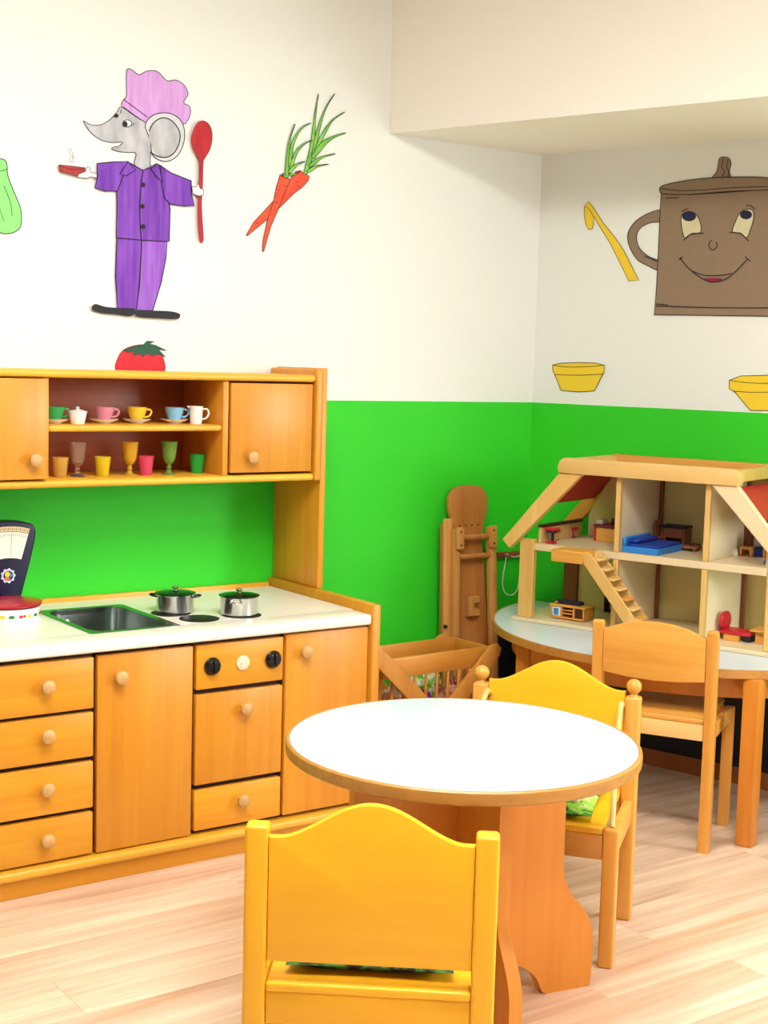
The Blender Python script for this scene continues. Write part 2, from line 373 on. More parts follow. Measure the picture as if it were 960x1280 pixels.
m.stroke([(462,235),(458,250)], 1); m.stroke([(498,292),(510,296)], .8); m.stroke([(505,288),(514,288)], .8)
m.fill('trouser_leg', [(445,724),(540,733),(535,830),(522,998),(448,990),(440,870)], M_PURP, smooth=False)
m.fill('trouser_leg', [(540,733),(637,738),(632,800),(615,890),(582,1000),(520,998),(532,900)], M_PURPL, smooth=False)
m.fill('shirt', [(485,432),(515,450),(545,466),(575,454),(595,440),(612,448),(640,470),(643,590),(648,610),(645,737),(540,732),(443,722),(446,600),(445,545),(452,440)], M_PURP, smooth=False)
m.fill('sleeve', [(370,440),(430,434),(487,432),(470,485),(448,545),(400,545),(362,532),(372,490)], M_PURP, smooth=False)
m.fill('sleeve', [(612,448),(650,475),(700,495),(728,505),(730,560),(740,600),(700,602),(650,595),(625,570),(615,510)], M_PURP, smooth=False)
m.fill('collar', [(488,432),(517,465),(480,487),(456,480)], M_PURP, smooth=False); m.fill('collar', [(575,460),(605,443),(620,510),(595,490)], M_PURP, smooth=False)
m.stroke([(545,465),(535,560),(533,640),(538,732)], 1.2)
for bx, by in ((545, 521), (542, 603), (545, 680)): m.fill('button', m.ell(bx, by, 9, 9), M_INK, outline=0)
m.fill('shoe', [(350,985),(365,975),(400,985),(450,990),(510,992),(513,1008),(495,1022),(440,1015),(390,1010),(355,1000)], M_SHOE, outline=0)
m.fill('shoe', [(512,1012),(520,999),(560,1000),(640,1002),(680,1010),(686,1022),(670,1033),(600,1030),(530,1025)], M_SHOE, outline=0)
m.fill('bowl', [(225,445),(275,450),(325,456),(325,480),(295,486),(260,479),(228,470)], M_BOWLRED, smooth=False, outline=.8)
m.stroke([(225,447),(270,462),(325,460)], .8)
m.fill('hand', [(370,478),(345,474),(342,455),(334,452),(325,470),(300,480),(295,492),(330,497),(345,490),(368,495)], M_PAPER, smooth=False, outline=.9)
m.stroke([(262,385),(269,410),(262,436)], .5); m.stroke([(270,380),(277,410),(271,438)], .5); m.stroke([(276,405),(281,420),(277,440)], .5)
m.fill('spoon', [(735,320),(748,290),(770,277),(792,286),(806,312),(808,350),(798,390),(780,420),(774,440),(772,525),(768,600),(774,700),(774,735),(764,738),(757,690),(754,600),(758,525),(760,440),(752,415),(735,380),(729,350)], M_SPOON, outline=.5, n=4)
m.fill('hand', [(730,528),(748,530),(752,516),(758,520),(762,534),(776,540),(774,560),(758,564),(735,555)], M_PAPER, smooth=False, outline=.9)
m.done()
m = Draw('tomato_drawing', 'painted red tomato with dark green leaves above wooden cupboard', 'drawing', GRP, 0, 60, 3.047)
m.fill('fruit', [(440,1225),(445,1190),(465,1155),(495,1138),(540,1130),(590,1138),(615,1165),(627,1200),(627,1230),(600,1285),(540,1300),(470,1285)], M_TOM, outline=.7)
m.fill('leaves', [(470,1152),(510,1137),(546,1130),(560,1116),(590,1118),(570,1127),(592,1132),(634,1152),(605,1150),(632,1178),(600,1166),(578,1174),(560,1162),(545,1178),(530,1164),(505,1174),(510,1157),(488,1160)], M_TOMG, smooth=False, outline=.6)
m.done()
m = Draw('cucumber_drawing', 'painted light green cucumber beside the mouse cook on wall', 'drawing', GRP, 0, 60, 3.047)
m.fill('cucumber', [(-60,450),(-25,428),(10,423),(26,440),(30,485),(50,540),(75,600),(82,640),(76,685),(40,706),(-5,700),(-45,650),(-62,560)], M_CUC, outline=1.1)
m.stroke([(-40,470),(-5,470),(27,462)], .9); m.stroke([(15,525),(40,590),(46,640)], .8); m.stroke([(-5,600),(15,660)], .7); m.done()
m = Draw('carrots_drawing', 'painted pair of crossed orange carrots with leafy green tops on wall', 'drawing', GRP, 290, 100, 5.5625)
m.start((215, 1200))
m.fill('carrot', [(440,640),(475,628),(500,650),(538,670),(530,700),(490,745),(430,790),(340,880),(250,965),(105,1085),(98,1080),(150,990),(280,850),(350,770),(400,700)], M_CARR, smooth=False, outline=.8)
m.fill('carrot', [(335,660),(400,690),(405,700),(380,750),(330,880),(270,1020),(220,1195),(212,1195),(215,1120),(245,980),(290,840),(310,740)], M_CARR, smooth=False, outline=.8)
for a, b in (((335,770),(318,765)), ((365,740),(380,738)), ((300,850),(322,852)), ((270,935),(285,940)), ((440,700),(455,715)), ((400,790),(415,800)), ((180,990),(170,998)), ((470,740),(455,745))): m.stroke([a, b], .8, False)
for pts, w in (([(510,655),(556,480),(578,250),(602,95)], 34), ([(562,520),(600,350),(650,200),(715,95)], 22), ([(580,490),(640,370),(700,280),(785,222)], 24), ([(560,540),(640,440),(720,390),(792,368)], 36), ([(540,600),(620,540),(720,512)], 24), ([(525,640),(590,600),(672,586)], 20),
               ([(380,680),(388,560),(400,420),(440,305)], 26), ([(400,600),(420,450),(480,340),(550,298)], 22), ([(405,620),(450,500),(510,440),(560,418)], 20), ([(395,645),(450,590),(508,566)], 22), ([(395,662),(440,654),(475,636)], 12), ([(370,680),(360,655),(345,655)], 12)):
    m.leaf('leaf', pts, w, M_CARG)
m.done()
P0 = (660, 180, 3.2, True)
m = Draw('cooking_pot_drawing', 'painted brown cooking pot with a smiling face and one handle on wall', 'drawing', GRP, *P0)
m.start((745, 690))
m.fill('handle', [(535,265),(480,278),(430,310),(402,350),(400,390),(415,430),(440,465),(480,487),(525,506),(540,470),(522,465),(480,448),(445,415),(434,370),(450,335),(490,315),(540,307)], M_POTB, outline=1.0)
m.fill('knob', [(737,140),(755,110),(765,60),(785,52),(805,58),(812,80),(805,110),(808,140)], M_POTB, outline=.9)
for a in ([(782,60),(775,90),(785,110),(777,130)], [(800,60),(795,90),(803,110),(797,140)], [(748,138),(745,150),(752,160)], [(778,135),(774,150),(782,160)], [(797,138),(793,150),(801,160)]): m.stroke(a, .9)
m.fill('body', [(533,195),(640,203),(760,196),(960,182),(1004,182),(1008,300),(1012,500),(1020,650),(1022,690),(503,683),(512,600),(518,500),(527,300)], M_POTB, smooth=False, outline=1.0)
m.fill('lid', [(528,190),(530,172),(560,160),(640,145),(740,135),(860,132),(960,135),(1005,150),(1008,178),(960,184),(800,190),(640,202),(545,200)], M_POTB, outline=1.1)
m.stroke([(530,178),(600,186),(700,184),(800,176),(960,170),(1006,168)], 1.0)
m.fill('eye', [(612,300),(620,278),(645,270),(670,280),(688,310),(690,352),(655,358),(628,376),(616,340)], M_EYEW, outline=1.0); m.fill('pupil', m.ell(644, 289, 28, 20), M_EYEB, outline=0)
m.fill('eye', [(818,352),(830,310),(845,280),(870,262),(898,266),(902,300),(890,340),(875,374),(850,356)], M_EYEW, outline=1.0); m.fill('pupil', m.ell(872, 283, 24, 18), M_EYEB, outline=0)
m.fill('lip', [(705,538),(745,536),(778,540),(745,553),(718,549)], M_LIP, outline=0)
for a in ([(622,385),(650,362),(703,357)], [(805,353),(850,358),(882,388)], [(613,270),(640,258)], [(872,248),(890,246),(908,262)], [(735,385),(723,400),(730,420),(745,422),(757,408),(752,392)], [(608,455),(640,495),(690,535),(740,552),(790,540),(830,510),(878,460)], [(603,464),(620,450)], [(868,450),(890,470)], [(660,510),(700,524),(760,526),(815,518)], [(510,648),(760,655),(1016,655)], [(512,640),(560,644)], [(550,216),(605,214)], [(465,448),(515,468)]): m.stroke(a, 1.1)
m.done()
m = Draw('ladle_drawing', 'painted yellow hooked ladle beside the brown pot face on wall', 'drawing', GRP, *P0)
m.fill('ladle', [(225,250),(243,230),(262,255),(300,315),(345,370),(385,430),(420,500),(443,545),(403,548),(370,480),(330,400),(290,335),(262,290),(262,320),(258,338),(242,342),(232,325),(225,290)], M_YEL, smooth=False, outline=.7)
m.stroke([(228,250),(245,262),(262,290)], .7); m.done()
m = Draw('bowl_drawing', 'small painted yellow bowl just above green paint, beside the room corner', 'drawing', 'yellow bowls painted on the wall', *P0)
m.fill('bowl', [(98,885),(130,877),(200,874),(270,876),(306,885),(304,915),(297,925),(265,988),(200,992),(132,985),(107,922),(100,910)], M_YEL, smooth=False, outline=.9)
m.stroke([(98,885),(160,892),(250,890),(306,884)], .8); m.stroke([(105,922),(200,925),(302,920)], .8); m.done()
m = Draw('bowl_drawing', 'larger painted yellow bowl below the brown pot face on wall', 'drawing', 'yellow bowls painted on the wall', *P0)
m.fill('bowl', [(805,945),(850,928),(960,925),(1050,930),(1080,945),(1078,975),(1060,995),(1000,1066),(890,1066),(825,990),(805,980)], M_YEL, smooth=False, outline=.9)
m.stroke([(805,945),(880,955),(960,957),(1080,950)], .8); m.stroke([(820,988),(900,993),(1070,990)], .8); m.done()

# ------------------------------------------------------------------ play kitchen, base units
KF = -.63                                           # front plane of the doors
KNOBP = [(.0, -.001), (.008, -.001), (.0075, .008), (.009, .012), (.0165, .016), (.0195, .021), (.0185, .027), (.012, .031), (.0, .032)]
def knob(parent, x, z, y=None, mat=W_KNOB, name='knob', prof=KNOBP):
    bm = bmesh.new(); lathe(bm, prof, 20, (x, KF-.001 if y is None else y, z), '-y'); return link(name, bm, mat, parent)
def front(parent, name, x0, x1, z0, z1, mat, r):     # a door or drawer front in the unit's own space
    return part(name, mat, parent, box, x0, x1, KF-r[1], KF+.02-r[1], z0, z1, .004, 2)
X = [-2.426, -2.116, -1.809, -1.506, -1.197]
def unit(name, label, x0, x1, ctop=.660):
    t = thing(name, label, 'cabinet', ((x0+x1)/2, 0, 0)); cx = (x0+x1)/2
    part('carcass', M_DARK, t, box, x0-cx+.001, x1-cx-.001, KF+.024, -.004, .0845, ctop, .001)
    return t, cx
def local_front(t, cx, name, x0, x1, z0, z1, mat): return part(name, mat, t, box, x0-cx, x1-cx, KF, KF+.023, z0, z1, .004, 2)
t, c = unit('drawer_cabinet', 'play kitchen cabinet with four stacked wooden drawers', X[0], X[1])
for z0, z1, zk in ((.504, .648, .583), (.368, .494, .447), (.222, .355, .299), (.090, .211, .157)):
    d = local_front(t, c, 'drawer', X[0]+.004, X[1]-.006, z0, z1, W_KITX); knob(d, -2.263-c, zk)
part('end_panel', W_KIT, t, box, X[0]-.033-c, X[0]-.002-c, -.645, -.003, .0, .7235, .004)
t, c = unit('door_cabinet', 'play kitchen cabinet with plain wooden door under the sink', X[1], X[2], .574)
d = local_front(t, c, 'door', X[1]+.004, X[2]-.006, .088, .650, W_KIT); knob(d, -2.049-c, .587)
t, c = unit('toy_oven', 'wooden toy oven with black dials, oven door and drawer', X[2], X[3])
d = local_front(t, c, 'control_panel', X[2]+.004, X[3]-.005, .518, .650, W_KITX)
for kx in (-1.754, -1.548):
    k = knob(d, kx-c, .585, name='control_dial', mat=M_BLACK, prof=[(0, -.001), (.026, -.001), (.027, .004), (.024, .007), (.021, .014), (.019, .016), (0, .0165)])
    part('pointer', M_BLACK, k, box, kx-c-.003, kx-c+.003, KF-.021, KF-.016, .567, .603, .001)
k = knob(d, -1.652-c, .585, name='clock_face', mat=W_PLY, prof=[(0, -.001), (.022, -.001), (.022, .003), (.020, .004), (0, .004)])
part('clock_hand', M_CERAM, k, box, -.0025-1.652-c, .0025-1.652-c, KF-.0065, KF-.005, .572, .592, .0005)
part('clock_hand', M_CERAM, k, box, -.012-1.652-c, .002-1.652-c, KF-.0066, KF-.0051, .588, .592, .0005)
d = local_front(t, c, 'oven_door', X[2]+.004, X[3]-.005, .234, .503, W_KIT); knob(d, -1.647-c, .450)
d = local_front(t, c, 'drawer', X[2]+.004, X[3]-.005, .097, .219, W_KITX); knob(d, -1.652-c, .171)
t, c = unit('door_cabinet', 'play kitchen end cabinet with wooden door beside the toy oven', X[3], X[4])
d = local_front(t, c, 'door', X[3]+.004, X[4]-.003, .095, .655, W_KIT); knob(d, -1.441-c, .601)
ep = part('end_panel', W_KIT, t, box, X[4]+.001-c, -1.165-c, -.645, -.003, 0, .7235, .004)
t = thing('kitchen_plinth', 'wooden plinth with rounded base strip along the play kitchen', 'plinth', ((X[0]+X[4])/2, 0, 0)); c = (X[0]+X[4])/2
part('plinth_board', W_KITX, t, box, X[0]-c+.001, X[4]-c-.001, -.622, -.60, 0, .056, .002)
part('base_strip', W_EDGE, t, box, X[0]-c+.001, X[4]-c-.001, -.652, -.004, .0565, .084, .011, 4)
# worktop with the sink cut-out
SX0, SX1, SY0, SY1 = -2.098, -1.812, -.548, -.142
t = thing('worktop', 'cream white play kitchen worktop with black hob rings and wooden back rail', 'worktop', (c, 0, .661))
bm = bmesh.new(); e = .018
x0, x1, y0, y1 = X[0]-c+.002, X[4]-c-.002, -.645, -.022
hx0, hx1, hy0, hy1 = SX0+e-c, SX1-e-c, SY0+e, SY1-e
box(bm, x0, x1, y0, hy0, .0005, .034, .008, 3)
box(bm, x0, x1, hy1, y1, .0005, .034, 0); box(bm, x0, hx0, hy0-.009, hy1, .0005, .034, 0); box(bm, hx1, x1, hy0-.009, hy1, .0005, .034, 0)
link('slab', bm, M_WORK, t)
part('back_rail', W_EDGE, t, box, x0, x1, -.0215, -.004, .0005, .048, .003)
for rx, ry in ((-1.745, -.348), (-1.712, -.470), (-1.567, -.472)):
    part('hob_ring', M_RING, t, lathe, [(0, .0342), (.060, .0342), (.061, .0352), (.059, .0358), (0, .0358)], 36, (rx-c, ry, 0))
def rrect(w, d, r, n=5):
    o = []
    for cx, cy, a in ((w-r, d-r, 0), (-w+r, d-r, 90), (-w+r, -d+r, 180), (w-r, -d+r, 270)):
        for k in range(n+1): q = math.radians(a+90*k/n); o.append((cx+r*math.cos(q), cy+r*math.sin(q)))
    return o
def loft(bm, rings):
    V = [[bm.verts.new(p) for p in r] for r in rings]; n = len(V[0])
    for A, B in zip(V, V[1:]):
        for i in range(n): bm.faces.new((A[i], A[(i+1) % n], B[(i+1) % n], B[i]))
    bm.faces.new(V[0]); bm.faces.new(V[-1]); bmesh.ops.recalc_face_normals(bm, faces=bm.faces)
sx, sy = (SX1-SX0)/2, (SY1-SY0)/2
t = thing('toy_sink', 'stainless steel toy sink basin set into the worktop', 'sink', ((SX0+SX1)/2, (SY0+SY1)/2, .695))
bm = bmesh.new()
def ring(w, d, r, z): return [(a, b, z) for a, b in rrect(w, d, r)]
loft(bm, [ring(sx-.021, sy-.021, .05, -.115), ring(sx-.021, sy-.021, .05, .0004), ring(sx, sy, .012, .0004), ring(sx, sy, .012, .002), ring(sx-.012, sy-.012, .04, .0038), ring(sx-.022, sy-.020, .05, .001), ring(sx-.026, sy-.024, .05, -.06), ring(sx-.032, sy-.03, .045, -.1), ring(sx-.06, sy-.06, .03, -.111)])
link('basin', bm, M_STEELD, t)
part('drain', M_STEEL, t, lathe, [(0, -.1115), (.022, -.1115), (.022, -.109), (.015, -.108), (0, -.1095)], 24, (0, 0, 0))
for k in range(3): part('overflow_slot', M_CERAM, t, box, -.10+.022*k-.006, -.10+.022*k+.006, sy-.042, sy-.0365, -.045, -.025, .002)

# wall cupboard unit over the worktop
HF = -.289
t = thing('wall_cupboard', 'wooden wall cupboard with two doors and open middle shelf above worktop', 'cupboard', (c, 0, .7235))
Z = -.7235
def hb(name, mat, x0, x1, y0, y1, z0, z1, bev=.003, seg=2, par=None): return part(name, mat, par or t, box, x0-c, x1-c, y0, y1, z0+Z, z1+Z, bev, seg)
hb('side_panel', W_KIT, -1.177, -1.155, HF-.004, -.004, .7240, 1.454)
hb('side_panel', W_KIT, -2.470, -2.448, HF-.004, -.004, .7240, 1.454)
hb('end_strip', W_KIT, -1.203, -1.178, HF-.014, -.006, 1.085, 1.450, .006, 3)
hb('end_strip', W_KIT, -2.447, -2.422, HF-.014, -.006, 1.085, 1.450, .006, 3)
hb('top_board', W_EDGE, -2.421, -1.204, HF-.012, -.006, 1.407, 1.430, .010, 4)
hb('bottom_board', W_EDGE, -2.421, -1.204, HF-.012, -.006, 1.086, 1.1085, .010, 4)
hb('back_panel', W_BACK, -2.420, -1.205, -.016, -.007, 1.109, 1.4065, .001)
hb('shelf', W_EDGE, -2.114, -1.541, HF+.004, -.017, 1.249, 1.268, .007, 3)
hb('divider', W_KIT, -1.540, -1.520, HF+.002, -.017, 1.109, 1.4065, .003)
hb('divider', W_KIT, -2.135, -2.115, HF+.002, -.017, 1.109, 1.4065, .003)
d = hb('door', W_KIT, -1.516, -1.212, HF-.006, HF+.014, 1.116, 1.401, .004); knob(d, -1.445-c, 1.167+Z, HF-.007)
d = hb('door', W_KIT, -2.415, -2.131, HF-.022, HF-.002, 1.113, 1.404, .004); knob(d, -2.172-c, 1.171+Z, HF-.023)

# ------------------------------------------------------------------ toy crockery
def crock(name, label, cat, group, x, y, z): return thing(name, label, cat, (x, y, z), 0, group)
KC = 1.22
SAUC = [(0, 0), (.016, 0), (.018, .003), (.034, .009), (.0365, .0115), (.034, .0115), (.016, .006), (0, .005)]
SAUC = [(a*KC, b*KC) for a, b in SAUC]
CUP = [(0, 0), (.011, 0), (.012, .003), (.019, .012), (.0235, .024), (.0250, .036), (.0236, .036), (.022, .024), (.016, .010), (0, .007)]
CUP = [(a*KC, b*KC) for a, b in CUP]
def handle(bm, r0, z0, z1, out, rad=.0028):
    tube(bm, bez([(r0, 0, z1), (r0+out*.7, 0, z1+.001), (r0+out, 0, (z0+z1)/2+.003), (r0+out*.55, 0, z0+.002), (r0-.004, 0, z0)], 20), rad, 8)
SH1 = 1.268
def px_x(px, py, y): return oy(px, py, y).x
cupcols = [('green', '#2f9a4c', 68, False), ('pink', '#d98498', 130, True), ('yellow', '#ecc22e', 171, True), ('light blue', '#86c0dc', 218, True)]
for nm, hx, px, hd in cupcols:
    mm = plain('cup_'+nm.replace(' ', '_'), hx, .25, var=.02); y = -.17; x = px_x(px, 527, y)
    tag(part('saucer', M_CERAM, None, lathe, SAUC, 32, loc=(x, y, SH1)), 'white toy saucer under the %s cup' % nm, 'saucer', 'toy saucers on the shelf')
    t = crock('cup', '%s toy teacup on a white saucer' % nm, 'cup', 'toy teacups on the shelf', x, y, SH1+.0064)
    part('body', mm, t, lathe, CUP, 32); part('handle', mm, t, handle, .0255, .014, .036, .019, .0032); t.rotation_euler.z = math.radians(-25)
t = crock('sugar_bowl', 'white toy sugar bowl with lid between green and pink cups', 'bowl', None, px_x(97, 529, -.20), -.20, SH1)
part('body', M_CERAM, t, lathe, [(0, 0), (.019, 0), (.021, .003), (.024, .018), (.027, .033), (.0265, .035), (0, .035)], 32)
part('lid', M_CERAM, t, lathe, [(0, .0352), (.029, .0352), (.029, .0378), (.016, .042), (.006, .044), (.004, .046), (.006, .049), (.003, .0515), (0, .052)], 32)
t = crock('milk_jug', 'tall white toy milk jug with handle beside light blue cup', 'jug', None, px_x(245, 530, -.21), -.21, SH1)
part('body', M_CERAM, t, lathe, [(0, 0), (.018, 0), (.019, .004), (.0205, .03), (.022, .052), (.0235, .056), (.0215, .056), (.019, .03), (.016, .006), (0, .005)], 32)
bm = bmesh.new(); prism(bm, [(-.020, .046), (-.030, .056), (-.020, .0565)], 'y', -.006, .006, .001); link('spout', bm, M_CERAM, t)
part('handle', M_CERAM, t, handle, .019, .016, .046, .021, .003); t.rotation_euler.z = math.radians(-30)
SH0 = 1.1085
def plastic(name, hexc, tr):
    m = plain(name, hexc, .12, trans=tr, var=.01); m.node_tree.nodes['Principled BSDF'].inputs['IOR'].default_value = 1.2; return m
TUMB = [(0, 0), (.0175, 0), (.019, .003), (.0255, .060), (.0235, .060), (.0175, .006), (0, .005)]
GOB = [(0, 0), (.022, 0), (.0225, .002), (.009, .008), (.006, .016), (.009, .021), (.0058, .026), (.0062, .032), (.015, .040), (.0205, .052), (.0235, .075), (.0265, .104), (.025, .104), (.0215, .075), (.018, .054), (.012, .045), (0, .043)]
def fluted(bm, prof, n=24):
    lathe(bm, prof, n)
    for v in bm.verts:
        r = math.hypot(v.co.x, v.co.y)
        if r > .012:
            a = math.atan2(v.co.y, v.co.x); k = 1-.04*(round(a/(2*PI/n)) % 2); v.co.x *= k; v.co.y *= k
for nm, hx, px, kind, tr, lab in (('tumbler', '#e6b85a', 75, 0, .45, 'amber toy plastic tumbler next to the clear goblet'), ('goblet', '#fff6e8', 97, 1, .93, 'clear colourless toy plastic goblet'), ('tumbler', '#ecd02c', 128, 0, .35, 'bright yellow toy plastic tumbler'),
                        ('goblet', '#edb93a', 162, 1, .45, 'amber yellow toy plastic goblet'), ('tumbler', '#ee5a7a', 182, 0, .4, 'pink toy plastic tumbler'), ('goblet', '#86b04a', 211, 1, .45, 'green toy plastic goblet'), ('tumbler', '#3ac04a', 246, 0, .3, 'green toy plastic tumbler beside shelf divider')):
    mm = plastic('plastic_%s_%d' % (nm, px), hx, tr); yy = -.20 if px != 246 else -.17
    tag(part(nm, mm, None, fluted, GOB if kind else TUMB, loc=(px_x(px, 596, yy), yy, SH0)), lab, 'glass', 'toy glasses in the cupboard')

# pots, canister, scale on the worktop
WZ = .695
def pot(label, x, y, lidmat, rot, side, z):
    t = thing('toy_pot', label, 'pot', (x, y, z), rot, 'toy pots on the worktop')
    part('body', M_STEEL, t, lathe, [(0, 0), (.054, 0), (.057, .003), (.0575, .052), (.060, .056), (.0585, .057), (.0555, .052), (.0545, .006), (0, .005)], 40)
    l = part('lid', lidmat, t, lathe, [(0, .0575), (.0625, .0575), (.0635, .0595), (.058, .061), (.035, .0645), (.012, .0665), (0, .067)], 40)
    part('lid_knob', M_STEEL, l, lathe, [(0, .066), (.004, .066), (.004, .070), (.010, .073), (.011, .076), (.008, .079), (0, .080)], 20)
    for s in (-1, 1):
        bm = bmesh.new()
        if side: tube(bm, bez([(s*.055, -.018, .048), (s*.072, -.013, .051), (s*.078, 0, .052), (s*.072, .013, .051), (s*.055, .018, .048)], 20), .003, 8)
        else: tube(bm, bez([(s*.055, -.018, .044), (s*.068, -.013, .044), (s*.072, 0, .044), (s*.068, .013, .044), (s*.055, .018, .044)], 20), .003, 8)
        link('handle', bm, M_BLACK if side else M_STEEL, t)
pot('steel toy pot with side handles standing on the hob nearest the sink', -1.724, -.335, M_LID, math.radians(-35), True, WZ+.0019)
pot('steel toy pot with round lid knob on the hob by end panel', -1.570, -.460, M_LID, math.radians(50), False, WZ+.0019)
t = thing('canister', 'round white toy tin with red lid and vegetable print', 'tin', (-2.232, -.275, WZ+.0005))
part('body', M_CERAM, t, lathe, [(0, 0), (.088, 0), (.09, .003), (.09, .050), (0, .051)], 48)
part('lid', M_REDLID, t, lathe, [(0, .0515), (.085, .0515), (.0955, .0565), (.096, .061), (.09, .063), (.04, .067), (0, .068)], 48)
def decal(bm, ang, z, w, h, n=10):
    vs_ = []
    for k in range(n):
        a = 2*PI*k/n; th = ang+w*math.cos(a)/.0905; vs_.append(bm.verts.new((.0908*math.cos(th), .0908*math.sin(th), z+h*math.sin(a))))
    bm.faces.new(vs_)
for k in range(14):
    a = math.radians(-190+k*17)
    part('vegetable_print', [M_REDP, M_YEL, M_GREENLEAF][k % 3], t, decal, a, .030, .009 if k % 3 else .006, .005)
    if k % 3 == 0: part('vegetable_print', M_REDP, t, decal, a+.12, .031, .005, .004)
t = thing('toy_scale', 'dark blue toy shop scale with dial window and round badge', 'scale', (-2.187, -.14, WZ+.0005))
part('foot', M_NAVY, t, box, -.055, .055, -.02, .06, 0, .02, .006)
prof = bez([(-.034, .02), (-.05, .08), (-.075, .175), (-.087, .235), (-.082, .262), (-.06, .274), (0, .280), (.06, .274), (.082, .262), (.087, .235), (.075, .175), (.05, .08), (.034, .02)], 60)
bd = part('body', M_NAVY, t, prism, [(p.x, p.y) for p in prof], 'y', -.012, .045, .005, 3)
def arcfan(r0, r1, a0, a1, cz, n=14):
    o = [(r1*math.sin(a0+(a1-a0)*k/n), cz+r1*math.cos(a0+(a1-a0)*k/n)) for k in range(n+1)]
    return o+[(r0*math.sin(a1-(a1-a0)*k/n), cz+r0*math.cos(a1-(a1-a0)*k/n)) for k in range(n+1)]
cz0 = .025; da = .285
part('dial_face', M_DIAL, bd, prism, arcfan(.145, .225, -da, da, cz0), 'y', -.0135, -.011)
part('dial_band', M_DIALB, bd, prism, arcfan(.2255, .240, -da, da, cz0), 'y', -.0137, -.011)
bm = bmesh.new(); prism(bm, arcfan(.2245, .2258, -da, da, cz0), 'y', -.0142, -.0136)
for k in range(21):
    a = -da*.94+k*da*.094; r0 = .228 if k % 2 == 0 else .231
    prism(bm, arcfan(r0, .236, a-.003, a+.003, cz0, 1), 'y', -.0143, -.0136)
    prism(bm, arcfan(.212, .216, a-.002, a+.002, cz0, 1), 'y', -.0141, -.0134)
prism(bm, arcfan(.15, .222, .05, .054, cz0, 1), 'y', -.0141, -.0134)
link('dial_marks', bm, M_INK, bd)
bm = bmesh.new(); prism(bm, [((.021+.0022*math.cos(9*a))*math.cos(a), .117+(.021+.0022*math.cos(9*a))*math.sin(a)) for a in [2*PI*k/54 for k in range(54)]], 'y', -.0145, -.0115); bg_ = link('badge', bm, plain('badge_white', '#cfd8ee', .4), bd)
part('badge_centre', M_NAVYD, bg_, lathe, [(0, 0), (.015, 0), (.015, .001), (0, .001)], 28, (0, -.0146, .117), '-y')
for cx, cz_, rr, mm in ((-.003, .122, .008, M_YEL), (-.004, .110, .007, plain('badge_orange', '#e0703a', .5)), (.008, .118, .005, M_BLUE), (.003, .107, .004, M_REDP)):
    part('badge_patch', mm, bg_, lathe, [(0, 0), (rr, 0), (rr, .0006), (0, .0006)], 16, (cx, -.0157-.0001*rr*100, cz_), '-y')

# ------------------------------------------------------------------ round table with cross pedestal
TX, TY, TH = -1.7343, -1.7719, .6343
t = thing('round_table', 'round white topped table on a wooden cross pedestal', 'table', (TX, TY, 0), math.radians(-11))
part('top', M_TOP, t, lathe, [(0, TH-.027), (.391, TH-.027), (.392, TH-.001), (.390, TH), (0, TH)], 96)
part('rim', W_RIM, t, lathe, [(.3925, TH-.0005), (.3925, TH-.029), (.396, TH-.031), (.401, TH-.027), (.402, TH-.012), (.401, TH-.004), (.397, TH-.0005), (.3925, TH-.0005)], 96, cap=False)
half = [(.0, .06), (.05, .085), (.11, .088), (.165, .078), (.205, .048), (.225, .012), (.24, 0), (.345, 0), (.36, .012), (.362, .12), (.352, .165), (.325, .205), (.292, .245), (.275, .29), (.272, .34)]
H_ = [(p.x, max(0, p.y)) for p in bez(half, 45)]
H_ = [q for i, q in enumerate(H_) if i == 0 or math.hypot(q[0]-H_[i-1][0], q[1]-H_[i-1][1]) > .006]
pA = [(x, z) for x, z in H_ if x > .0] + [(.27, TH-.032)]
prof = pA + [(-x, z) for x, z in pA[::-1]]
part('pedestal_panel', W_TAB, t, prism, prof, 'y', -.016, .016)
pB = [(max(x, .0165), z) for x, z in pA]; wing = [(.0165, TH-.032)]+[(.0165, .066)]+pB[2:]; wing = [(.0165+(u-.0165)*.76, v) for u, v in wing]
for s in (1, -1):
    o = part('pedestal_wing', W_TAB, t, prism, wing, 'y', -.016, .016); o.rotation_euler = (0, 0, s*PI/2)

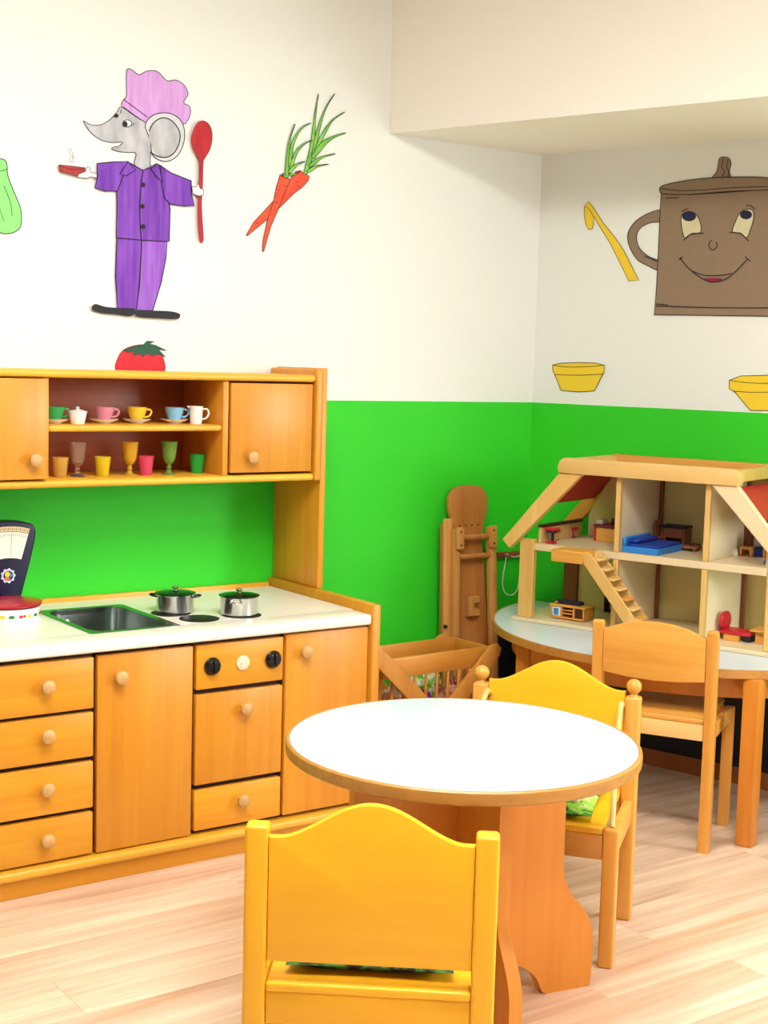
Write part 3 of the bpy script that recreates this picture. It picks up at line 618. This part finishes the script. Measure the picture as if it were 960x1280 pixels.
# ------------------------------------------------------------------ chairs
def hump_chair(label, loc, az, finials, arms, group):
    t = thing('child_chair', label, 'chair', loc, math.radians(az-90), group); W2 = .2075
    for s in (-1, 1):
        p = part('rear_leg', W_CHAIRZ if not finials else W_BEECH, t, box, s*W2-.021, s*W2+.021, -.02, .022, 0, .645 if not finials else .612, .007, 3)
        if finials: part('finial', W_BEECH, p, lathe, [(0, .6125), (.012, .6125), (.009, .618), (.013, .622), (.0185, .630), (.0205, .639), (.0185, .648), (.012, .655), (0, .659)], 24, (s*W2, 0, 0))
        part('front_leg', W_CHAIRZ if not finials else W_BEECH, t, box, s*W2-.019, s*W2+.019, .312, .35, 0, .353, .006, 3)
        part('side_rail', W_CHAIR if not finials else W_BEECHX, t, box, s*W2-.011, s*W2+.011, .0225, .3115, .272, .333, .003)
        if arms:
            bm = bmesh.new(); tube(bm, bez([(s*(W2-.026), .010, .585), (s*(W2-.026), .045, .598), (s*(W2-.024), .09, .575), (s*(W2-.02), .16, .50), (s*(W2-.01), .24, .43), (s*W2, .325, .352)], 40), [.0075]*100, 10); link('arm', bm, W_PINE, t)
    prof = [(-.186, .391), (.186, .391)]
    for k in range(41):
        x = .186-.372*k/40; u = min(1, abs(x)/.168); prof.append((x, .6235+.0665*(.5+.5*math.cos(PI*u))**.85))
    part('backrest', W_CHAIR, t, prism, prof, 'y', -.011, .009, .004, 2)
    part('seat', W_CHAIR, t, box, -.186, .186, -.018, .345, .336, .354, .005, 3)
    part('rear_rail', W_CHAIR if not finials else W_BEECHX, t, box, -.186, .186, -.012, .010, .274, .3355, .003)
    part('front_rail', W_CHAIR if not finials else W_BEECHX, t, box, -.188, .188, .32, .342, .272, .3355, .003)
    return t
LP, RP = Vector((-2.446, -2.070, 0)), Vector((-2.125, -2.332, 0)); mid = (LP+RP)/2
hump_chair('yellow wooden child chair with humped back and plain square posts', mid, 50.86, False, False, 'humped child chairs at the round table')
f2 = Vector((-.7938, -.6082, 0)); s2 = Vector((-.6082, .7938, 0)); m2 = Vector((-1.008, -1.592, 0))+s2*.2075
hump_chair('yellow wooden child armchair with humped back and ball finials', m2, -142.54, True, True, 'humped child chairs at the round table')
def cushion(label, loc, rotz, mat, w=.31, h=.036):
    bm = bmesh.new(); n = 14; G = {}
    for sgn in (1, -1):
        for i in range(n+1):
            for j in range(n+1):
                u, v = -1+2*i/n, -1+2*j/n; e_ = (1-u**4)*(1-v**4); k = 1-.06*(1-abs(u*v))*0
                ed = i in (0, n) or j in (0, n)
                if ed and sgn == -1: G[(sgn, i, j)] = G[(1, i, j)]; continue
                pinch = 1-.05*(1-u*u)*(abs(v) > .99)-.05*(1-v*v)*(abs(u) > .99)
                G[(sgn, i, j)] = bm.verts.new((u*w/2*pinch, v*w/2*pinch, h/2+sgn*(h/2)*e_**.45))
        for i in range(n):
            for j in range(n):
                q = [G[(sgn, i, j)], G[(sgn, i+1, j)], G[(sgn, i+1, j+1)], G[(sgn, i, j+1)]]; bm.faces.new(q if sgn > 0 else q[::-1])
    return tag(link('seat_cushion', bm, mat, None, loc, rotz), label, 'cushion', 'seat cushions on the chairs')
az = math.radians(50.86); fdir = Vector((math.cos(az), math.sin(az), 0))
cushion('dark green printed cushion on the chair with plain square posts', mid+fdir*.175+Vector((0, 0, .3545)), az-PI/2, M_CUSHD)
cu = cushion('leafy green printed cushion on the armchair with ball finials', m2+f2*.165+Vector((0, 0, .3545)), math.radians(-142.54-90), M_CUSH)
for k, (u, v) in enumerate(((-.09, -.02), (.07, .05), (-.02, .09), (-.11, .09), (.03, -.08), (.11, -.04))):
    bm = bmesh.new(); prism(bm, [(u+(.012 if j % 2 == 0 else .005)*math.cos(PI*j/5+k), v+(.012 if j % 2 == 0 else .005)*math.sin(PI*j/5+k)) for j in range(10)], 'z', .030, .0362); link('star_print', bm, M_BLWHT, cu)
# low-backed chair pushed up to the half-round table
az = math.radians(30); fd = Vector((math.cos(az), math.sin(az), 0)); sd = Vector((-math.sin(az), math.cos(az), 0))
cw = .178; root = Vector((-.407, -1.340, 0))+sd*cw-fd*.008
t = thing('child_chair', 'beech child chair with arched low back at the half-round table', 'chair', root, az-PI/2)
for s in (-1, 1):
    bm = bmesh.new(); prism(bm, [(-.018, 0), (.018, 0), (.018, .36), (-.008, .69), (-.018, .698), (-.030, .698), (-.040, .69), (-.018, .36)], 'x', s*cw-.0175, s*cw+.0175, .005, 2); link('rear_leg', bm, W_BEECH, t)
    part('front_leg', W_BEECH, t, box, s*cw-.017, s*cw+.017, .284, .318, 0, .396, .004)
    part('side_rail', W_BEECHX, t, box, s*cw-.010, s*cw+.010, .019, .2835, .350, .398, .003)
prof = [(-cw+.018, .538), (-.08, .528), (0, .525), (.08, .528), (cw-.018, .538)]
prof += [((cw-.018)*(1-2*k/20), .672+.036*(1-(1-2*k/20)**2)) for k in range(21)]
part('backrest', W_BEECHX, t, prism, prof, 'y', -.034, -.016, .004, 2)
part('seat', W_BEECHX, t, box, -cw+.0185, cw-.0185, -.010, .32, .4005, .417, .005, 3)
part('rear_rail', W_PINEX, t, box, -cw+.0185, cw-.0185, -.014, .008, .350, .400, .003)
part('front_rail', W_BEECHX, t, box, -cw+.0185, cw-.0185, .29, .312, .350, .400, .003)

# ------------------------------------------------------------------ half-round table against the right wall
HZ = .562; HC = Vector((.150, -.768, 0)); HR = .737
wd = (HC.dot(WNOR))                                   # how far the circle centre stands off the wall
t = thing('half_round_table', 'half-round white topped table with square wooden legs against the wall', 'table', HC, math.atan2(WNOR.y, WNOR.x))
# local +x points into the room, local y along the wall
bk = -(wd-.02)
def dshape(r, b, n=60): return [(b, r)]+[(r*math.cos(a), r*math.sin(a)) for a in [PI/2-PI*k/n for k in range(n+1)]]+[(b, -r)]
part('top', M_TOP, t, prism, dshape(HR-.008, bk), 'z', HZ-.024, HZ)
bm = bmesh.new(); A = dshape(HR-.0075, bk); B = dshape(HR, bk)
prism(bm, [(HR*math.cos(a), HR*math.sin(a)) for a in [PI/2-PI*k/60 for k in range(61)]]+[((HR-.0075)*math.cos(a), (HR-.0075)*math.sin(a)) for a in [-PI/2+PI*k/60 for k in range(61)]], 'z', HZ-.027, HZ-.0005); link('rim', bm, W_RIM, t)
ra = HR-.075
bm = bmesh.new(); prism(bm, [(ra*math.cos(a), ra*math.sin(a)) for a in [PI/2-PI*k/60 for k in range(61)]]+[((ra-.02)*math.cos(a), (ra-.02)*math.sin(a)) for a in [-PI/2+PI*k/60 for k in range(61)]], 'z', HZ-.105, HZ-.0275); link('apron', bm, W_TAB, t)
part('apron', W_TAB, t, box, bk+.02, bk+.04, -ra, ra, HZ-.105, HZ-.0275, .002)
lw = Vector((-.246, -1.368, 0))-HC; ll = Vector((lw.x*WNOR.x+lw.y*WNOR.y, -lw.x*WNOR.y+lw.y*WNOR.x, 0))
legs = [(ll.x, ll.y), (ll.x-.0, -ll.y-.095*(1 if ll.y < 0 else -1)), (bk+.07, -ra+.05), (bk+.07, ra-.05)]
for lx, ly in legs: part('leg', W_TAB, t, box, lx-.027, lx+.027, ly-.027, ly+.027, 0, HZ-.028, .005)

# ------------------------------------------------------------------ dollhouse
DA = oz(642, 775, HZ); DTX, DTY = .3214, -.9469
DROT = math.atan2(DTY, DTX)
DT = Vector((math.cos(DROT), math.sin(DROT), 0)); DN = Vector((-DT.y, DT.x, 0))
def DW(s, d, z): return DA + DT*s + DN*d + Vector((0, 0, z))
def S(px, py, d):
    r = ray(px, py); k = ((DA+DN*d-CAM).dot(DN))/r.dot(DN); P = CAM+r*k-DA; return P.dot(DT)
DD = .37; UF = .287; RZ = .548
t = thing('dollhouse', 'large open wooden dollhouse with red roof panels and staircase', 'dollhouse', DA, DROT)
def db(name, mat, x0, x1, y0, y1, z0, z1, bev=.002, par=None, seg=1): return part(name, mat, par or t, box, x0, x1, y0, y1, z0, z1, bev, seg)
db('base_board', W_PLY, -.012, 1.02, -.002, DD+.01, .0005, .015)
db('upper_floor', W_PLY, .069, .931, .008, DD, .262, UF)
for x0, x1 in ((.010, .068), (.932, .990)):
    db('post', W_PINE, x0, x1, .008, .030, .0155, .300); db('post', W_WALN, x0, x1, DD-.024, DD-.002, .0155, .300)
for xw in (.392, .718):
    for z0, z1 in ((.0155, .2615), (UF+.0005, RZ-.001)):
        w = db('partition', M_PART, xw-.006, xw+.006, .024, DD-.03, z0, z1, .0005)
        db('front_strip', W_PINE, xw-.0095, xw+.0095, .006, .0235, z0, z1)
        db('back_strip', W_WALN, xw+.0065, xw+.020, DD-.046, DD-.030, z0, z1)
db('back_panel', M_BACK, .069, .931, DD-.012, DD-.002, .0155, .2615, .0005)
pr_ = [(.10, UF+.001), (.90, UF+.001), (.90, .37), (.80, RZ-.002), (.20, RZ-.002), (.10, .37)]
part('back_panel', M_BACK, t, prism, pr_, 'y', DD-.012, DD-.002)
for mir in (False, True):
    fx = (lambda x: 1.0-x) if mir else (lambda x: x)
    raf = [(-.050, .292), (-.019, .262), (.262, RZ-.0005), (.172, RZ-.0005)]
    for y0, y1, mt in ((-.018, .0075, W_PINE if not mir else W_PLY), (DD-.001, DD+.022, W_BEECH)):
        part('rafter', mt, t, prism, [(fx(a), b) for a, b in raf], 'y', y0, y1, .002, 1)
    # roof panel over the upper part of the slope
    pan = [(.085, .440), (.175, .540), (.188, .531), (.098, .431)]
    o = part('roof_panel', M_RED, t, prism, [(fx(a+.018), b) for a, b in pan], 'y', .0085, DD-.002)
    # low knee wall of the attic, with its dark cap
    kx0, kx1 = sorted((fx(.071), fx(.083)))
    k = db('knee_wall', W_PINEX, kx0, kx1, .031, DD-.03, UF+.0005, UF+.055); db('cap', M_DBRN, kx0-.004, kx1+.004, .031, DD-.03, UF+.0555, UF+.066, par=k)
bm = bmesh.new(); prism(bm, [(.172, RZ), (.828, RZ), (.836, RZ+.022), (.826, RZ+.048), (.812, RZ+.054), (.188, RZ+.054), (.174, RZ+.042), (.166, RZ+.022)], 'y', -.026, .024, .005, 2); link('ridge_beam', bm, W_PINEX, t)
bm = bmesh.new(); prism(bm, [(.172, RZ), (.828, RZ), (.836, RZ+.022), (.826, RZ+.048), (.812, RZ+.054), (.188, RZ+.054), (.174, RZ+.042), (.166, RZ+.022)], 'y', DD-.02, DD+.03, .005, 2); link('ridge_beam', bm, W_BEECHX, t)  # darker wood on the back beam stands in for its shaded inner face
for x0, x1 in ((.172, .212), (.788, .828)): db('cross_beam', W_PINE, x0, x1, .0245, DD-.0205, RZ+.012, RZ+.05, .003)
db('flat_roof', W_WALN, .2125, .7875, .0245, DD-.0205, RZ+.004, RZ+.014)
# landing and staircase in front of the left bay
db('landing', W_BEECHX, .196, .322, -.098, .0065, .246, .288, .003)
st0, st1 = (.326, .283), (.560, .0015); NS = 9
for y0, y1 in ((-.100, -.090), (-.020, -.010)):
    part('stringer', W_PINE, t, prism, [(st0[0]-.004, st0[1]+.004), (st0[0]+.022, st0[1]+.004), (st1[0]+.022, .016), (st1[0]+.022, .0005), (st1[0]-.018, .0005), (st0[0]-.004, st0[1]-.03)], 'y', y0, y1, .001, 1)
for k in range(NS):
    f_ = (k+.6)/NS; xx = st0[0]+(st1[0]-st0[0])*f_+.012; zz = st0[1]+(st1[1]-st0[1])*f_+.006
    db('tread', W_PINEX if k not in (4, 6) else W_BEECHX, xx-.006, xx+.030, -.0895, -.0205, zz-.008, zz)

# doll furniture
def fur(name, label, cat, s, d, z, rot=0, group=None):
    return thing(name, label, cat, DW(s, d, z), DROT+math.radians(rot), group)
def fb(t, name, mat, x0, x1, y0, y1, z0, z1, bev=.0015): return part(name, mat, t, box, x0, x1, y0, y1, z0, z1, bev, 1)
U_ = UF+.0005; G_ = .0155
t = fur('doll_bed', 'blue doll bed with pillow on the dollhouse upper floor', 'bed', .404, .03, U_)
fb(t, 'frame', M_BLUE, 0, .135, 0, .205, .0, .022); h = fb(t, 'headboard', M_BLUE, 0, .012, 0, .205, .0222, .052, .004)
fb(t, 'mattress', M_BLUED, .013, .130, .006, .199, .0222, .030, .003); fb(t, 'pillow', M_BLUED, .014, .050, .02, .185, .0302, .046, .006)
sd_ = S(843, 680, .30)
t = fur('doll_desk', 'dark topped brown doll desk behind the blue bed', 'desk', sd_, .30, U_)
fb(t, 'top', M_NAVYD, -.052, .046, -.025, .05, .070, .078)
for xx in (-.046, .036): fb(t, 'side_panel', W_WALN, xx, xx+.008, -.02, .045, 0, .0695)
fb(t, 'drawer_front', W_WALN, -.037, .035, -.018, -.010, .035, .0695); fb(t, 'back_board', M_DBRN, -.037, .035, .036, .044, 0, .0695)
t = fur('doll_chair', 'brown doll chair with tall narrow back beside the desk', 'chair', max(.432, S(806, 672, .27)), .27, U_, -20)
fb(t, 'seat', W_WALN, -.018, .018, -.018, .018, .03, .037); fb(t, 'backrest', W_WALN, -.016, -.010, -.015, .015, .0375, .095, .003)
for a in (-.015, .010):
    for b in (-.015, .010): fb(t, 'leg', W_WALN, a, a+.005, b, b+.005, 0, .0295)
t = fur('doll_stool', 'small dark doll stool by the desk near the partition', 'stool', S(872, 680, .29)-.012, .29, U_)
fb(t, 'seat', M_DBRN, -.020, .020, -.014, .014, .014, .022)
for a in (-.018, .012): fb(t, 'leg', M_DBRN, a, a+.006, -.012, .012, 0, .0135)
t = fur('doll_bench', 'low flat brown doll bench beside the blue bed', 'bench', S(858, 686, .24), .24, U_)
fb(t, 'board', W_WALN, -.045, .045, -.02, .03, .010, .018)
for a in (-.04, .03): fb(t, 'foot', W_WALN, a, a+.01, -.018, .028, 0, .0095)
# attic kitchen at the left
def dstool(label, s, d):
    t = fur('doll_bar_stool', label, 'stool', s, d, U_, 0, 'red doll stools in the attic')
    part('seat', M_RED, t, lathe, [(0, .030), (.017, .030), (.0185, .034), (.017, .039), (0, .039)], 20); part('column', M_RED, t, lathe, [(0, .004), (.005, .004), (.004, .0295), (0, .0295)], 12)
    part('foot', M_REDD, t, lathe, [(0, 0), (.012, 0), (.012, .003), (0, .0035)], 16)
dstool('red round doll stool standing next to the doll chair with dark seat', S(691, 668, .15)+.012, .15); dstool('red round doll stool standing near the doll sink unit', S(716, 662, .27), .27)
t = fur('doll_chair', 'red doll chair with dark seat at the attic front', 'chair', S(680, 668, .045)+.030, .045, U_)
fb(t, 'seat', M_NAVYD, -.016, .016, -.014, .014, .038, .046); fb(t, 'backrest', M_RED, -.020, .026, -.018, .018, .0465, .058, .003); fb(t, 'base', M_RED, -.016, .016, -.014, .014, 0, .007)
fb(t, 'column', M_NAVYD, .002, .010, -.005, .005, .0075, .0375)
ss = S(757, 676, .24)
t = fur('doll_sink_unit', 'wooden doll sink unit with red side and dark top', 'cabinet', ss, .24, U_)
fb(t, 'body', W_BEECHX, -.040, .045, 0, .09, 0, .050); fb(t, 'side', M_RED, -.050, -.0405, 0, .09, 0, .052); fb(t, 'top', M_REDD, -.050, .045, -.004, .094, .0525, .062); fb(t, 'splash_block', M_REDD, -.005, .040, .05, .085, .0625, .082)
fb(t, 'basin', M_CERAM, -.046, -.020, .01, .05, .0625, .078)
t = fur('doll_jug', 'small brown doll jug on the doll sink unit', 'jug', ss+.018, .305, U_+.0825)
part('body', W_WALN, t, lathe, [(0, 0), (.008, 0), (.010, .010), (.006, .018), (.005, .026), (0, .026)], 16); part('handle', W_WALN, t, handle, .007, .006, .018, .008, .0016)
# attic at the right
s0 = max(.752, S(935, 690, .27))
t = fur('doll_mirror', 'tall brown doll mirror frame in the right attic room', 'mirror', s0+.035, .335, U_)
fb(t, 'upright', W_WALN, -.052, -.044, 0, .012, 0, .12); fb(t, 'upright', W_WALN, .044, .052, 0, .012, 0, .12); fb(t, 'glass', M_GREYL, -.0435, .0435, .003, .008, .02, .115); fb(t, 'crossbar', W_WALN, -.0435, .0435, 0, .012, .1155, .123); fb(t, 'crossbar', W_WALN, -.0435, .0435, 0, .012, .006, .0195)
t = fur('doll_bench', 'small wooden doll bench in front of the doll mirror', 'bench', s0, .27, U_)
fb(t, 'seat', W_BEECHX, -.022, .020, -.02, .03, .024, .031); fb(t, 'side_panel', W_BEECH, -.022, -.016, -.02, .03, 0, .0235); fb(t, 'side_panel', W_BEECH, .014, .020, -.02, .03, 0, .0235)
t = fur('doll_chest', 'dark blue doll chest next to the wooden doll bench', 'chest', S(949, 690, .29)+.004, .29, U_)
fb(t, 'box', M_BLUED, -.020, .020, -.015, .02, 0, .026); fb(t, 'lid', M_NAVYD, -.021, .021, -.016, .021, .0262, .032)
t = fur('doll_shelf', 'upright wooden doll shelf beside the dark blue doll chest', 'shelf', S(956, 690, .28)+.012, .28, U_)
fb(t, 'side_panel', W_BEECH, -.012, -.005, -.02, .03, 0, .09); fb(t, 'side_panel', W_BEECH, .040, .047, -.02, .03, 0, .09)
for zz in (.01, .045, .083): fb(t, 'shelf_board', W_BEECHX, -.0045, .0395, -.018, .03, zz, zz+.006)
t = fur('doll_vase', 'tiny white doll vase by the partition in the right attic', 'vase', S(919, 692, .24), .24, U_)
part('body', M_CERAM, t, lathe, [(0, 0), (.008, 0), (.011, .008), (.006, .016), (.008, .022), (0, .022)], 16); part('neck_ring', M_GREYL, t, lathe, [(0, .0222), (.009, .0222), (.009, .024), (0, .0245)], 16)
t = fur('doll_bed', 'flat blue doll cot at the open attic edge', 'bed', S(954, 702, .10), .10, U_)
fb(t, 'frame', M_BLUE, 0, .045, 0, .05, 0, .014); fb(t, 'mattress', M_BLUED, .004, .041, .004, .046, .0142, .020)
# ground floor
t = fur('doll_sideboard', 'wooden doll sideboard with blue door under the staircase', 'sideboard', .118, .060, G_)
fb(t, 'top', W_BEECHX, -.004, .138, -.004, .080, .046, .053); fb(t, 'bottom', W_BEECHX, 0, .134, 0, .076, .003, .009)
for xx in (.0, .038, .088, .128): fb(t, 'upright', W_BEECH, xx, xx+.006, 0, .076, .0095, .0455)
d = fb(t, 'door', M_CERAM, .0065, .0375, .001, .006, .010, .045); fb(d, 'door_panel', M_BLUE, .012, .031, -.001, .0005, .015, .039)
for zz in (.020, .032): fb(t, 'shelf_board', W_BEECHX, .0445, .0875, .002, .074, zz, zz+.004)
fb(t, 'back_board', M_DBRN, .0, .134, .0765, .079, .0095, .0455); fb(t, 'dark_niche_sheet', M_DBRN, .0945, .1275, .008, .013, .0095, .0455)  # dark sheet at the right end stands in for the shaded niche
t = fur('doll_bench', 'long dark doll bench seat lying on top of the doll sideboard', 'bench', .14, .075, G_+.0535)
fb(t, 'body', M_NAVYD, -.012, .085, 0, .035, 0, .012); fb(t, 'knob', W_BEECH, -.010, -.002, -.004, -.0005, .002, .010)
t = fur('doll_bookcase', 'tall dark doll bookcase at the back behind the staircase', 'bookcase', .200, .315, G_)
for xx in (0, .105): fb(t, 'side_panel', M_DBRN, xx, xx+.008, 0, .035, 0, .125)
for zz in (0, .035, .07, .118): fb(t, 'shelf_board', M_NAVYD, .0085, .1045, 0, .035, zz, zz+.007)
fb(t, 'back_board', M_NAVYD, .0085, .1045, .0355, .038, 0, .125)
s0 = .735
t = fur('doll_armchair', 'red doll armchair with round back in the lower right room', 'armchair', s0, .09, G_)
fb(t, 'block', W_BEECHX, .02, .075, .02, .055, 0, .022); fb(t, 'seat', M_RED, .008, .115, .012, .10, .0225, .034, .004)
o = part('backrest', M_RED, t, prism, [(.056+.040*math.cos(a), .060+.032*math.sin(a)*1.05) for a in [2*PI*k/28 for k in range(28)]], 'x', .004, .016, .003, 2)
fb(t, 'arm_rest', M_RED, -.010, .0035, .02, .09, .012, .026, .003); fb(t, 'dark_block', M_NAVYD, .085, .11, .03, .08, 0, .022)
t = fur('doll_table', 'small square wooden doll table beside the red doll armchair', 'table', S(955, 795, .14)+.01, .14, G_)
fb(t, 'top', W_BEECHX, -.050, .055, -.03, .06, .040, .048); fb(t, 'leg_block', W_BEECH, -.036, -.002, -.012, .03, 0, .0395); fb(t, 'leg_block', W_BEECH, .03, .05, .0, .04, 0, .0395)
t = fur('doll_stool', 'low dark red doll stool under the doll table edge', 'stool', S(935, 796, .135)-.018, .165, G_)
fb(t, 'seat', M_REDD, -.014, .014, -.012, .012, .016, .024); fb(t, 'foot', M_REDD, -.009, .009, -.008, .008, 0, .0155)

# ------------------------------------------------------------------ folded ironing board leaning on the left wall
t = thing('toy_ironing_board', 'folded wooden toy ironing board leaning in the green corner', 'ironing board', (-.337, -.112, 0))
t.rotation_euler = (math.radians(-3.6), 0, 0)
hd = bez([(-.066, .80), (-.074, .87), (-.094, .935), (-.092, .985), (-.060, 1.02), (0, 1.028), (.060, 1.02), (.092, .985), (.094, .935), (.074, .87), (.066, .80)], 60)
part('board', W_IRON, t, prism, [(p.x, p.y) for p in hd]+[(.078, .70), (.112, .10), (.105, .02), (-.105, .02), (-.112, .10), (-.078, .70)], 'y', .012, .030, .004, 2)
for s in (-1, 1):
    zt = .905 if s < 0 else .86
    part('side_rail', W_IRONL, t, prism, [(s*.140, .0), (s*.100, .0), (s*.086, zt), (s*.126, zt)], 'y', .0, .0118, .003, 2)
    part('backing_rail', W_IRON, t, prism, [(s*.140, .02), (s*.113, .02), (s*.097, zt-.02), (s*.126, zt-.02)], 'y', .0122, .030, .003, 2)
    part('leg', W_IRONL, t, prism, [(s*.112, 0), (s*.086, 0), (s*.070, .865), (s*.096, .865)], 'y', -.026, -.001, .004, 2)
    hng = part('hinge_block', W_IRONL, t, box, s*.080-.016, s*.080+.016, -.042, -.0265, .79, .872, .003)
    for zz in (.805, .855): part('screw', M_INK, hng, lathe, [(0, 0), (.004, 0), (.004, .001), (0, .001)], 10, (s*.080, -.0422, zz), '-y')
    part('pivot_bolt', M_INK, t, lathe, [(0, 0), (.007, 0), (.007, .008), (0, .009)], 12, (-.128 if s < 0 else .092, -.0265 if s > 0 else -.0005, .50), '-y')
for zz in (.832, .760):
    bm = bmesh.new(); tube(bm, [(-.075, -.020, zz), (.075, -.020, zz)], .010, 12); link('crossbar', bm, W_IRON, t)
part('notched_block', W_IRONL, t, prism, [(-.022, .53), (.030, .53), (.030, .553), (.006, .558), (.006, .578), (.030, .583), (.030, .605), (-.022, .605)], 'y', -.016, .0115, .002, 1)
for k in range(4): part('screw', M_INK, t, lathe, [(0, 0), (.0035, 0), (.0035, .001), (0, .001)], 10, (-.045+.03*k, .0115, .875), '-y')

# ------------------------------------------------------------------ doll cradle with X legs and slatted sides
t = thing('doll_cradle', 'wooden slatted doll cradle on crossed legs beside the kitchen', 'cradle', (-.715, -.262, 0), math.radians(2))
CZ = .475; xa, xb, ya, yb = -.245, .245, -.098, .098
for y in (ya, yb):
    part('rail', W_CRAD, t, box, xa, xb, y-.008, y+.008, CZ-.070, CZ, .005)
    part('bottom_rail', W_CRAD, t, box, xa+.03, xb-.03, y-.008, y+.008, .205, .235, .003)
    for k in range(9):
        x = xa+.045+k*(xb-xa-.09)/8; part('slat', W_CRADZ, t, box, x-.005, x+.005, y-.005, y+.005, .2355, CZ-.0705, .002, 1)
for x in (xa, xb):
    part('end_rail', W_CRAD, t, box, x-.008, x+.008, ya+.0085, yb-.0085, CZ-.050, CZ-.004, .004)
    for k in range(5):
        y = ya+.032+k*(yb-ya-.064)/4; part('slat', W_CRADZ, t, box, x*.93-.005, x*.93+.005, y-.005, y+.005, .2355, CZ-.0505, .002, 1)
    part('bottom_end_rail', W_CRAD, t, box, x*.88-.012, x*.88+.012, ya+.0085, yb-.0085, .205, .235, .003)
part('bottom_board', W_CRAD, t, box, xa+.04, xb-.04, ya+.009, yb-.009, .206, .216, .002)
for y0, y1, sc in ((ya-.030, ya-.012, 1.0), (yb+.010, yb+.024, .78)):
    for s_ in (-1, 1):
        k = .0185 if s_ < 0 else 0.0
        yy0, yy1 = (y0-k, y1-k) if y0 < 0 else (y0+k*.8, y1+k*.8)
        b = (.242, .480) if s_ > 0 else (.315, .540)
        q = [(-.285, 0), (-.200, 0), (b[0]+.024, b[1]-.040), (b[0]+.032, b[1]-.012), (b[0]+.016, b[1]+.006), (b[0]-.018, b[1])]
        part('crossed_leg', W_CRADZ, t, prism, [(sc*s_*u, v) for u, v in q], 'y', yy0, yy1, .004, 2)
def blanket(label, x, y, z, w, d, h, mat, seed, rz=0):
    R_ = random.Random(seed); bm = bmesh.new(); n = 16; G = {}
    ph = [R_.uniform(0, 6.28) for _ in range(6)]
    for i in range(n+1):
        for j in range(n+1):
            u, v = -1+2*i/n, -1+2*j/n; e_ = (max(0, 1-u**4)*max(0, 1-v**4))**.5
            zz = h*e_*(.72+.16*math.sin(4*u+ph[0])*math.cos(3*v+ph[1])+.12*math.sin(7*v+ph[2]+2*u)+.08*math.sin(11*u+ph[3]))
            G[i, j] = bm.verts.new((u*w/2*(1+.06*math.sin(5*v+ph[4])), v*d/2*(1+.06*math.sin(5*u+ph[5])), max(.0, zz)))
    for i in range(n):
        for j in range(n): bm.faces.new((G[i, j], G[i+1, j], G[i+1, j+1], G[i, j+1]))
    bot = [G[i, 0] for i in range(n+1)]+[G[n, j] for j in range(1, n+1)]+[G[i, n] for i in range(n-1, -1, -1)]+[G[0, j] for j in range(n-1, 0, -1)]
    bm.faces.new(bot[::-1])
    return tag(link('doll_blanket', bm, mat, None, (x, y, z), rz), label, 'blanket', 'doll bedding in the cradle')
blanket('purple crumpled doll blanket in the cradle', -.725, -.305, .2165, .13, .08, .115, M_BLPUR, 1)
blanket('pink and brown striped doll blanket in the cradle', -.60, -.285, .2165, .10, .10, .155, M_BLPNK, 2)
blanket('green and white doll pillow in the cradle', -.65, -.205, .2165, .15, .05, .20, M_BLGRN, 3)
blanket('pale pink doll blanket in the cradle', -.845, -.265, .2165, .10, .13, .15, M_BLWHT, 4)

# ------------------------------------------------------------------ peg rail with hanging cord
t = thing('peg_rail', 'small brown wooden peg rail on green wall behind dollhouse post', 'peg rail', (-.075, 0, .742))
part('board', W_WALN, t, box, -.085, .060, -.018, -.001, -.010, .012, .003)
for xx in (-.055, .03): part('peg', W_WALN, t, lathe, [(0, 0), (.005, 0), (.005, .022), (.008, .026), (.006, .032), (0, .033)], 12, (xx, -.0185, 0), '-y')
bm = bmesh.new()
tube(bm, bez([(-.055, -.033, .007), (-.03, -.034, -.004), (-.012, -.034, -.007), (.01, -.034, -.003), (.030, -.033, .007)], 24), .0022, 6)
tube(bm, bez([(-.055, -.030, .0075), (-.060, -.030, -.03), (-.068, -.026, -.10), (-.050, -.024, -.148), (-.01, -.024, -.158), (.015, -.024, -.13), (.022, -.026, -.06), (.030, -.030, .0075)], 50), .0022, 6)
tube(bm, bez([(.030, -.037, .0078), (.012, -.034, -.05), (.026, -.030, -.10), (.006, -.028, -.142)], 24), .0018, 6)
tag(link('cord', bm, M_CORD, None, (-.075, 0, .742)), 'thin white cord looped over the small peg rail', 'cord')
